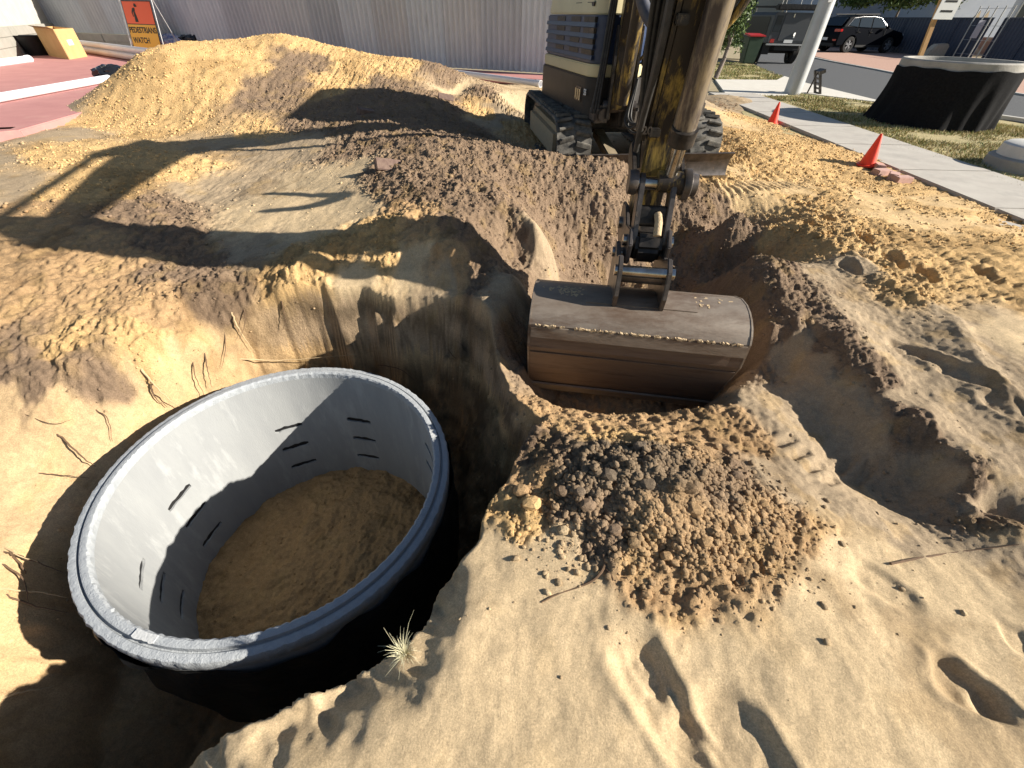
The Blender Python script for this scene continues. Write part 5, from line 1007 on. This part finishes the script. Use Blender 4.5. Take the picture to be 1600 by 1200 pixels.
MB().box(Q(.85,-.03,.79), .38, .01, .11, rr_, fw).build('number_plate', whitep, UT)
MB().box(Q(.93,.9,.55), 1.0*us, 1.8, .16, rr_, fw).build('chassis', darkpl, UT)
for b in (.12, 1.72): wheel('wheel', Q(b,.65,.38), .40*us, .27, rr_ if b > 1 else -rr_, UT); MB().box(Q(b,.1,.52), .3, .03, .4, rr_, fw).build('mud_flap', darkpl, UT)
MB().tube([Q(.1,.65,.42), Q(1.72,.65,.42)], .07, 10).build('axle', darkpl, UT, smooth=.8)
MB().prism([Q(0,1.8,.6), Q(1.86,1.8,.6), Q(1.80,1.8,1.15), Q(1.65,1.8,1.68), Q(.2,1.8,1.68), Q(.06,1.8,1.15)], fw*1.5*us).build('cab', utm, UT, bev=.03)
MB().prism([Q(.03,1.95,1.15), Q(.03,2.9,1.15), Q(.17,2.75,1.6), Q(.17,2.05,1.6)], -rr_*.02).build('side_window', carglass, UT)
for b in (.12, 1.72): wheel('wheel', Q(b,3.5,.38), .40*us, .27, rr_ if b > 1 else -rr_, UT)
MB().prism([Q(0,3.2,.5), Q(1.86,3.2,.5), Q(1.86,3.2,1.1), Q(0,3.2,1.1)], fw*1.2*us).build('bonnet', utm, UT, bev=.05)
RK = MB().box(Q(.93,.9,1.90), 1.75*us, 1.7*us, .05, rr_, fw).build('roof_rack', darkpl, UT)
MB().box(Q(.9,-.02,1.88), 1.9*us, .24, .2, rr_, fw).build('awning_bag', blackplastic, RK, bev=.04)
for b in (.3,1.6):
    for f in (.1,1.6): MB().tube([Q(b,f,1.70), Q(b,f,1.9)], .02, 6).build('rack_leg', galv, RK)
for b in (.35,.5,1.1,1.5): MB().tube([Q(b,.3,1.92), Q(b,.3,2.12), Q(b+.1,.35,2.14)], .015, 6).build('rack_rail', galv, RK)
MB().box(Q(.7,.9,2.15), 1.1, .9, .05, rr_, fw).build('ladder', galv, RK)
# wheelie bin
bp_ = gp(1161, 103, 0); BN = thing('wheelie_bin', tuple(bp_), 'dark green wheelie bin with a red lid behind the utility truck', 'bin'); bm_ = mat('bin_green', (.03,.055,.035), (.04,.065,.045), rough=.5, scale=5)
bp_ = bp_+Vector((.1,.0,0)); q0 = [(-.24,-.24),(.24,-.24),(.24,.24),(-.24,.24)]; mb = MB(); mb.v = [(bp_.x+x, bp_.y+y, .1) for x, y in q0]+[(bp_.x+x*1.3, bp_.y+y*1.4, 1.0) for x, y in q0]; mb.f = [(0,1,2,3)[::-1],(4,5,6,7),(0,1,5,4),(1,2,6,5),(2,3,7,6),(3,0,4,7)]; mb.build('body', bm_, BN, bev=.03)
MB().prism([bp_+Vector((-.34,-.37,1.0)), bp_+Vector((.34,-.37,1.0)), bp_+Vector((.34,.36,1.06)), bp_+Vector((-.34,.36,1.06))], (0,0,.05)).build('lid', mat('bin_red', (.35,.02,.02), rough=.4), BN, bev=.015)
for s in (-1,1): MB().lathe(bp_+Vector((s*.26,.2,.12)), [(.001,0),(.12,0),(.12,.05),(.001,.05)], 16, (s,0,0)).build('wheel', tyre, BN)
MB().box(bp_+Vector((.08,-.30,.85)), .05, .02, .1).build('sticker', whitep, BN)
# ------------------------------------------------------------------ far fences, houses, trees
navyf = mat('dark_steel_fence', (.035,.045,.075), (.045,.055,.085), rough=.5, spec=.4, scale=2)
def ribfence(a, b, h, label, m, pitch=.3, panel=2.4):
    a = Vector(a); b = Vector(b); d = b-a; d.z = 0; L_ = d.length; d.normalize(); ang = math.atan2(d.y, d.x); T = thing('metal_fence', tuple(a), label, 'fence')
    mb = MB(); k = int(panel/pitch); P = []
    for i in range(k): x = i*pitch; P += [(x,0),(x+pitch*.35,0),(x+pitch*.5,.045),(x+pitch*.85,.045)]
    P.append((k*pitch,0)); mb.v = [(x, y, 0) for x, y in P]+[(x, y, h) for x, y in P]+[(x, y-.006, 0) for x, y in P]+[(x, y-.006, h) for x, y in P]; n = len(P)
    mb.f = [(i, i+1, n+i+1, n+i) for i in range(n-1)]+[(2*n+i, 3*n+i, 3*n+i+1, 2*n+i+1) for i in range(n-1)]; me = mb.mesh('fence_panel')
    c = int(L_/panel)+1
    for i in range(c): inst('fence_panel', me, m, a+d*(i*panel), (0,0,ang), T); inst('fence_post', POST, m, a+d*(i*panel)+Vector((0,0,h/2)), (0,0,ang), T, (1,1,(h+.04)/2))
    s = Vector((-d.y, d.x, 0)); MB().beam(a+Vector((0,0,h+.02)), a+d*c*panel+Vector((0,0,h+.02)), .07, .05).build('top_rail', m, T)
POST = MB().box((0,0,0), .08, .08, 2).mesh('fence_post')
fa = gp(1372, 80, 0); fb = gp(1486, 92, 0); fd = (fb-fa); fd.z = 0; fd.normalize(); fa = fa-fd*10
ribfence(fa+Vector((0,.4,0)), fb+Vector((0,.4,0)), 1.8, 'long dark blue ribbed steel fence behind the black SUV', navyf)
ga = gp(1531, 97, 0); gb = gp(1680, 116, 0); ribfence(ga, gb, 1.8, 'dark blue ribbed steel fence at the top right beyond the wrapped ring', navyf)
mshp = thing('mesh_fence', tuple(gp(1490,93,0)), 'see-through wire fence on thin steel posts between the two dark fences', 'fence')
m0 = gp(1486,93,0); m1 = gp(1534,98,0)
for k in range(5): p = m0.lerp(m1, k/4); MB().tube([p, p+Vector((0,0,2.3))], .03, 6).build('post', galv, mshp)
for z in (.3,.9,1.5,2.2): MB().tube([m0+Vector((0,0,z)), m1+Vector((0,0,z))], .008, 5).build('wire', galv, mshp)
MB().box(m0.lerp(m1,.28)+Vector((0,-.06,1.35)), .35, .02, .75).build('notice', mat('notice_grey', (.35,.36,.42), rough=.6), mshp)
# garden behind: brick wall and pale pickets
gw = at(1484, 74, y=m0.y+5.5); gw2 = at(1556, 78, y=m1.y+5.5)
o = MB().prism([Vector((gw.x-1,gw.y,0)), Vector((gw2.x+2,gw2.y,0)), Vector((gw2.x+2,gw2.y,.95)), Vector((gw.x-1,gw.y,.95))], (0,.25,0)).build('brick_wall', mat('old_brick', (.30,.17,.13), (.24,.15,.12), rough=.9, scale=6, c3=(.36,.28,.22), s3=2, t3=.55)); tag(o, 'low brown brick wall behind the wire fence', 'wall')
for k in range(7):
    x = gw.x+.2+k*(gw2.x-gw.x)/6.5; p = Vector((x, gw.y-.15, .0)); h = 1.75+.25*((k*7) % 3)
    o = MB().prism([p+Vector((-.16,0,.9)), p+Vector((.16,0,.9)), p+Vector((.10,0,h-.25)), p+Vector((0,0,h)), p+Vector((-.12,0,h-.3))], (0,.04,0)).build('wooden_board', [whitep, MATS['grey_timber'], mat('pale_board', (.52,.42,.28), rough=.8)][k % 3]); tag(o, ['white','grey','tan','white','grey','tan','white'][k]+' pointed board, '+['first','second','third','fourth','fifth','sixth','seventh'][k]+' from the left above the brown brick wall', 'board')
cbk = gp(1443, 90, 0); o = MB().prism([cbk+Vector((-.5,-.9,0)), cbk+Vector((.5,-.9,0)), cbk+Vector((.5,-.9,.62)), cbk+Vector((.3,-.9,.7)), cbk+Vector((-.25,-.9,.66)), cbk+Vector((-.45,-.9,.4))], (0,.45,0)).build('limestone_block', mat('limestone', (.36,.32,.26), (.44,.4,.33), rough=.9, scale=5), bev=.05); tag(o, 'rough limestone block at the foot of the dark fence right of the SUV', 'block')
# houses
wallb = mat('pale_blue_render', (.42,.46,.54), (.46,.50,.57), rough=.8, scale=2); roofg = mat('grey_roof', (.12,.12,.14), (.16,.16,.18), rough=.7, scale=5)
def house(x0, x1, yv, dep, h, label, wins, m=wallb):
    T = thing('house', ((x0+x1)/2, yv, 0), label, 'house'); MB().box(((x0+x1)/2, yv+dep/2, h/2), x1-x0, dep, h).build('wall', m, T)
    e = .5; MB().prism([(x0-e,yv-e,h), (x0-e,yv+dep+e,h), (x0-e,yv+dep/2,h+1.8)], (x1-x0+2*e,0,0)).build('roof', roofg, T)
    MB().box(((x0+x1)/2, yv-.55, h-.05), x1-x0+1, .12, .15).build('gutter', whitep, T)
    for (wx_, wz, ww, wh) in wins:
        F_ = MB().box((wx_, yv-.04, wz), ww+.14, .08, wh+.14).build('window', whitep, T); MB().box((wx_, yv-.09, wz), ww, .03, wh).build('pane', carglass, F_); MB().box((wx_, yv-.11, wz), .05, .02, wh).build('glazing_bar', whitep, F_)
hp = lambda px, yy: at(px, 30, y=yy).x
house(hp(1478,44), hp(1760,44), 44, 10, 5.6, 'pale blue rendered house beyond the dark fence at top right', [(hp(1552,44),4.2,2.2,1.1),(hp(1596,44),2.9,1.2,2.6),(hp(1640,44),3.4,2,1.4)])
house(hp(1285,52), hp(1400,52), 52, 10, 5.4, 'pale house glimpsed behind the leafy tree and SUV', [(hp(1330,52),3.8,2,1.2)])
house(hp(1100,60), hp(1230,60), 60, 10, 5.0, 'house hidden behind the bush beyond the utility truck', [(hp(1160,60),3,2,1.2)], mat('cream_render', (.5,.46,.38), rough=.8))
# trees
leafA = [mat('leaf_dark', (.045,.075,.02), rough=.6), mat('leaf_mid', (.075,.12,.03), rough=.55), mat('leaf_light', (.12,.17,.045), rough=.5)]
barkm = mat('bark', (.16,.13,.11), (.24,.2,.17), rough=.9, scale=14, bump=.01, bscale=30, stretch=(3,3,.6))
def tree(name, label, cat, base, h0, blobs, nl, ls, trunk_r=.08, lean=(0,0)):
    T = thing(name, tuple(base), label, cat); base = Vector(base)
    tp = base+Vector((lean[0], lean[1], h0)); MB().tube([base, base.lerp(tp,.5)+Vector((.04,.02,0)), tp], [trunk_r, trunk_r*.8, trunk_r*.6], 10).build('trunk', barkm, T, smooth=1)
    for c, r in blobs: MB().tube([tp, tp.lerp(Vector(c),.5)+Vector((.05,0,.05)), Vector(c)], [trunk_r*.5, trunk_r*.35, trunk_r*.12], 6).build('branch', barkm, T, smooth=1)
    V = []; F = []; MI = []
    tot = sum(r[0]*r[1]*r[2] for c, r in blobs)
    for c, r in blobs:
        m = int(nl*r[0]*r[1]*r[2]/tot); sub = rng.normal(size=(max(m//28, 3), 3)); sub /= np.linalg.norm(sub, axis=1)[:,None]; sub *= rng.random((len(sub),1))**.4
        for j in range(m):
            s_ = sub[j % len(sub)]+rng.normal(size=3)*.16; p = np.array(c)+s_*np.array(r); d = rng.normal(size=3); d /= np.linalg.norm(d); e = rng.normal(size=3); e -= d*e.dot(d); e /= np.linalg.norm(e); L_ = ls*(.6+.8*rng.random()); k = len(V)
            V += [p-d*L_*.5, p+e*L_*.2, p+d*L_*.5, p-e*L_*.2]; F.append((k,k+1,k+2,k+3)); MI.append(rng.integers(0,3))
    me = bpy.data.meshes.new('crown'); O = T.location; me.from_pydata([tuple(Vector(v)-O) for v in V], [], F)
    for q in leafA: me.materials.append(q)
    me.polygons.foreach_set('material_index', np.array(MI, np.int32)); o = bpy.data.objects.new('crown', me); COL.objects.link(o); o.parent = T; o['kind'] = 'stuff'; return T
tb_ = gp(1118, 122, .15); 
B1 = at(1150, 40, y=tb_.y+.3); tree('shrub', 'dense green shrub right of the excavator arm on a leafy mound', 'shrub', tuple(tb_), .9,
     [((B1.x-.1,B1.y,1.75),(.55,.6,.65)), ((B1.x-.05,B1.y,1.15),(.42,.5,.45)), ((B1.x+.1,B1.y+.1,2.5),(.6,.6,.6)), ((B1.x-.5,B1.y+.2,2.1),(.5,.5,.7)), ((B1.x-.6,B1.y,1.4),(.35,.4,.4))], 9000, .10, .075, (.15,.05))
T1 = gp(1395, 62, 0); yy = 33.0; cx_ = at(1390, 10, y=yy); yy = 43.0; cx_ = at(1390, 8, y=yy)
tree('street_tree', 'leafy green tree reaching over the dark fence behind the SUV', 'tree', (at(1400,40,y=44).x, 44.5, 0), 2.6,
     [((cx_.x-2.2,yy,3.2),(1.9,1.2,.8)), ((cx_.x+.2,yy,3.3),(2.1,1.2,.9)), ((cx_.x+2.6,yy,3.4),(2.0,1.2,.85)), ((cx_.x+4.6,yy,3.2),(1.3,1,.6)), ((cx_.x+.6,yy,4.8),(4.4,1.8,1.2))], 15000, .30, .12)
# leaf litter under the shrub
pts_ = []
lm = MB()
for k in range(700):
    r_ = abs(random.gauss(0,.42)); a = random.random()*2*PI; x, y = at(1100,150,.2).x+r_*math.cos(a)*1.1, at(1100,150,.2).y+r_*math.sin(a); z = gz(x, y)+.01; b = random.random()*PI; u = Vector((math.cos(b),math.sin(b),random.uniform(-.4,.4)))*.035; v = Vector((-math.sin(b),math.cos(b),random.uniform(-.4,.4)))*.014; p = Vector((x,y,z)); lm.add([p-u,p+v,p+u,p-v], [(0,1,2,3)])
tag(lm.build('leaf_litter', mat('dead_leaf', (.28,.16,.08), (.2,.12,.07), scale=20, rough=.9)), 'brown dead leaves on the sandy mound under the shrub', kind='stuff')
# ------------------------------------------------------------------ roots, twigs, grass tuft
rootd = mat('root_dark', (.10,.065,.04), (.16,.1,.06), rough=.9, scale=40); rootp = mat('root_pale', (.50,.38,.22), (.42,.31,.18), rough=.85, scale=40)
def wall_hit(px, py):
    d = ray(px, py); t = .5; prev = t
    while t < 12:
        x, y, z = d[0]*t, d[1]*t, CAMH+d[2]*t
        if z < gz(x, y): return Vector((x, y, z))
        t += .01
    return Vector((x, y, z))
def root(pix, r, m, label, off=.015):
    P = []
    for i, q in enumerate(pix):
        p = wall_hit(q[0], q[1]); d = Vector(ray(q[0], q[1])).normalized(); lift = q[2] if len(q) > 2 else off; P.append(p-d*lift)
    c = curve_pts(P, 6); n = len(c); c = [p+Vector((random.uniform(-1,1),random.uniform(-1,1),random.uniform(-1,1)))*r*.7 for p in c]
    o = MB().tube(c, [r*(1-.75*i/(n-1)) for i in range(n)], 6).build('root', m, smooth=1); return tag(o, label, 'root', 'roots sticking out of the pit walls')
R_L = [([(220,576,0),(236,597,.04),(255,615,.06),(280,637,.05)],.0065,rootp,'pale forked root hanging just above the upper left rim of the soakwell'),
 ([(236,600,.03),(240,618,.03),(262,636,.03)],.0055,rootd,'dark root beside the pale forked one above the soakwell rim'),
 ([(320,552,0),(324,575,.04),(330,604,.05)],.005,rootd,'thin dark root hanging above the rim, right of the forked root'),
 ([(362,488,0),(372,512,.05),(386,534,.06),(398,550,.04)],.0055,rootp,'pale crooked root in front of the shaded back pit wall'),
 ([(350,510,0),(352,545,.03),(346,575,.03)],.004,rootd,'thin dark root on the lit wall left of the pale crooked one'),
 ([(372,561,0),(420,563,.05),(470,561,.06),(560,553,.02)],.005,rootp,'long thin root running level behind the top of the soakwell'),
 ([(88,677,0),(110,696,.04),(135,720,.05),(150,728,.04)],.006,rootd,'dark root leaning over the left pit slope above the soakwell'),
 ([(40,739,0),(90,742,.03),(140,747,.05)],.005,rootd,'thin level root on the left slope beside the rim'),
 ([(4,862,0),(40,872,.05),(98,894,.12)],.006,rootd,'brown root reaching from the slope to the left rim'),
 ([(0,920,0),(50,924,.06),(104,934,.14)],.005,rootp,'pale root just below the brown one at the left rim'),
 ([(8,930,0),(50,945,.05),(105,958,.14)],.005,rootd,'dark root, lowest of the three reaching the left rim'),
 ([(0,1092,0),(40,1080,.05),(85,1072,.05)],.006,rootp,'pale root at the dark lower left corner of the pit'),
 ([(18,865,0),(34,885,.03),(42,898,.02)],.006,rootd,'short dark root stub on the sunlit left slope'),
 ([(590,570,.0),(625,577,.05),(655,600,.04)],.004,rootd,'thin root in shade behind the right part of the rim')]
R_L += [([(150,640,0),(168,655,.03),(176,690,.03)],.0035,rootd,'thin dark root on the lit sand left of the forked pale root'),
 ([(20,640,0),(80,662,.02),(112,655,.02)],.003,rootd,'hair thin root high on the lit left slope'),
 ([(300,560,0),(306,590,.04),(322,622,.05)],.0045,rootd,'dark root left of the thin one hanging above the rim'),
 ([(378,470,0),(384,500,.05),(374,530,.05)],.004,rootd,'thin dark root beside the pale crooked one'),
 ([(0,880,0),(36,905,.05),(44,940,.05)],.005,rootd,'dark root curling down at the left edge of the picture'),
 ([(0,850,0),(30,868,.04),(70,880,.08)],.004,rootp,'pale thin root, uppermost at the left edge beside the gap'),
 ([(700,545,0),(712,560,.02),(735,566,.02)],.0035,rootd,'short root in the shaded corner right of the soakwell'),
 ([(440,470,0),(446,500,.03),(440,520,.03)],.0035,rootd,'thin root on the upper back wall, right of the pale crooked one')]
for a in R_L: root(*a)
def gtwig(pix, r, m, nm, label, lift=.006):
    P = [wall_hit(*q)+Vector((0,0,lift)) for q in pix]; c = curve_pts(P, 6); n = len(c); return tag(MB().tube(c, [r*(1-.6*i/(n-1)) for i in range(n)], 6).build(nm, m, smooth=1), label, 'twig')
gtwig([(943,868),(944,885),(930,905),(905,918),(870,930),(846,942)], .006, rootd, 'twig', 'dark bent twig lying on pale sand in front of the spoil heap')
gtwig([(945,888),(955,900),(958,908)], .004, rootd, 'twig', 'short side twig touching the dark bent twig')
gtwig([(1390,882),(1440,872),(1500,863),(1590,852)], .005, rootd, 'thin_stick', 'thin straight stick lying on the sand at the lower end of the ridge')
tf = MB(); tc_ = at(632, 1020, -.01); tc_.z = gz(tc_.x, tc_.y)-.004
for k in range(90):
    a = random.random()*2*PI; l_ = random.uniform(.02,.075); u = Vector((math.cos(a), math.sin(a), 0))*random.uniform(.3,1)+Vector((-.2,.15,0)); b = tc_+u*.02*random.random(); w_ = Vector((random.uniform(-1,1), random.uniform(-1,1), 0))*l_*.3
    P_ = [b, b+u*l_*.25+uz*l_*.55, b+u*l_*.7+uz*l_*random.uniform(.7,1.0)+w_*.5, b+u*l_*1.15+uz*l_*random.uniform(.2,1.0)+w_]; s = Vector((-u.y,u.x,0)).normalized()*.0009; q_ = []
    for i_, p_ in enumerate(P_): q_ += [p_-s*(1-.25*i_), p_+s*(1-.25*i_)]
    tf.add(q_, [(2*i_, 2*i_+1, 2*i_+3, 2*i_+2) for i_ in range(3)])
o = tf.build('grass_tuft', mat('bleached_grass', (.62,.58,.40), (.5,.46,.28), rough=.8, scale=60)); tag(o, 'small tuft of bleached grass on the lip of the pit', 'grass')
# single larger clods one can pick out
cl = [(1010,930,.018),(1052,962,.010),(1062,966,.009),(918,792,.03),(878,770,.024),(905,770,.022),(1010,760,.03),(1085,800,.028),(1150,830,.024),(960,830,.024),(1100,850,.022),(1040,870,.02),(1190,790,.022),(830,790,.035),(815,770,.03),(1000,700,.026),(1060,690,.022),(950,745,.03),
      (1120,700,.02),(1075,765,.026),(990,850,.022),(1150,745,.024),(880,830,.02),(1210,850,.018),(1045,925,.014)]
v0, f0 = ico(2)
ord_ = ['leftmost','second','third','fourth','fifth','sixth','seventh','eighth','ninth']; CLL = [''] * len(cl)
rows_ = [('in the top row of clods, nearest the bucket', lambda c: c[1] < 755), ('in the upper middle of the spoil heap', lambda c: 755 <= c[1] < 795), ('in the lower middle of the spoil heap', lambda c: 795 <= c[1] < 835), ('at the near foot of the spoil heap', lambda c: 835 <= c[1] < 900), ('on the pale sand before the spoil heap', lambda c: c[1] >= 900)]
for txt, fn in rows_:
    for n_, k_ in enumerate(sorted([k for k in range(len(cl)) if fn(cl[k])], key=lambda k: cl[k][0])): CLL[k_] = ('leftmost clod ' if n_ == 0 else ord_[n_]+' clod from the left ')+txt
for k, (px, py, s) in enumerate(cl):
    p = wall_hit(px, py); vv = v0*(1+.3*(rng.random((len(v0),1))-.5)); vv = np.sign(vv)*np.abs(vv)**.85; c = CC[min(np.searchsorted(GYA, p.y), len(GYA)-1), min(np.searchsorted(GXA, p.x), len(GXA)-1)]*random.uniform(.8,1.1)
    mb = MB(); mb.v = [tuple(Vector((a*s*1.1, b*s*.9, cc*s*.75))+p+Vector((0,0,s*.4))) for a, b, cc in vv]; mb.f = [tuple(t) for t in f0.tolist()]; o = mb.build('soil_clod', SOILM)
    ca = o.data.color_attributes.new('soil', 'FLOAT_COLOR', 'POINT'); ca.data.foreach_set('color', np.tile(np.append(c, .6), (len(v0),1)).astype(np.float32).ravel()); tag(o, CLL[k], 'clod', 'larger clods of the spoil heap')
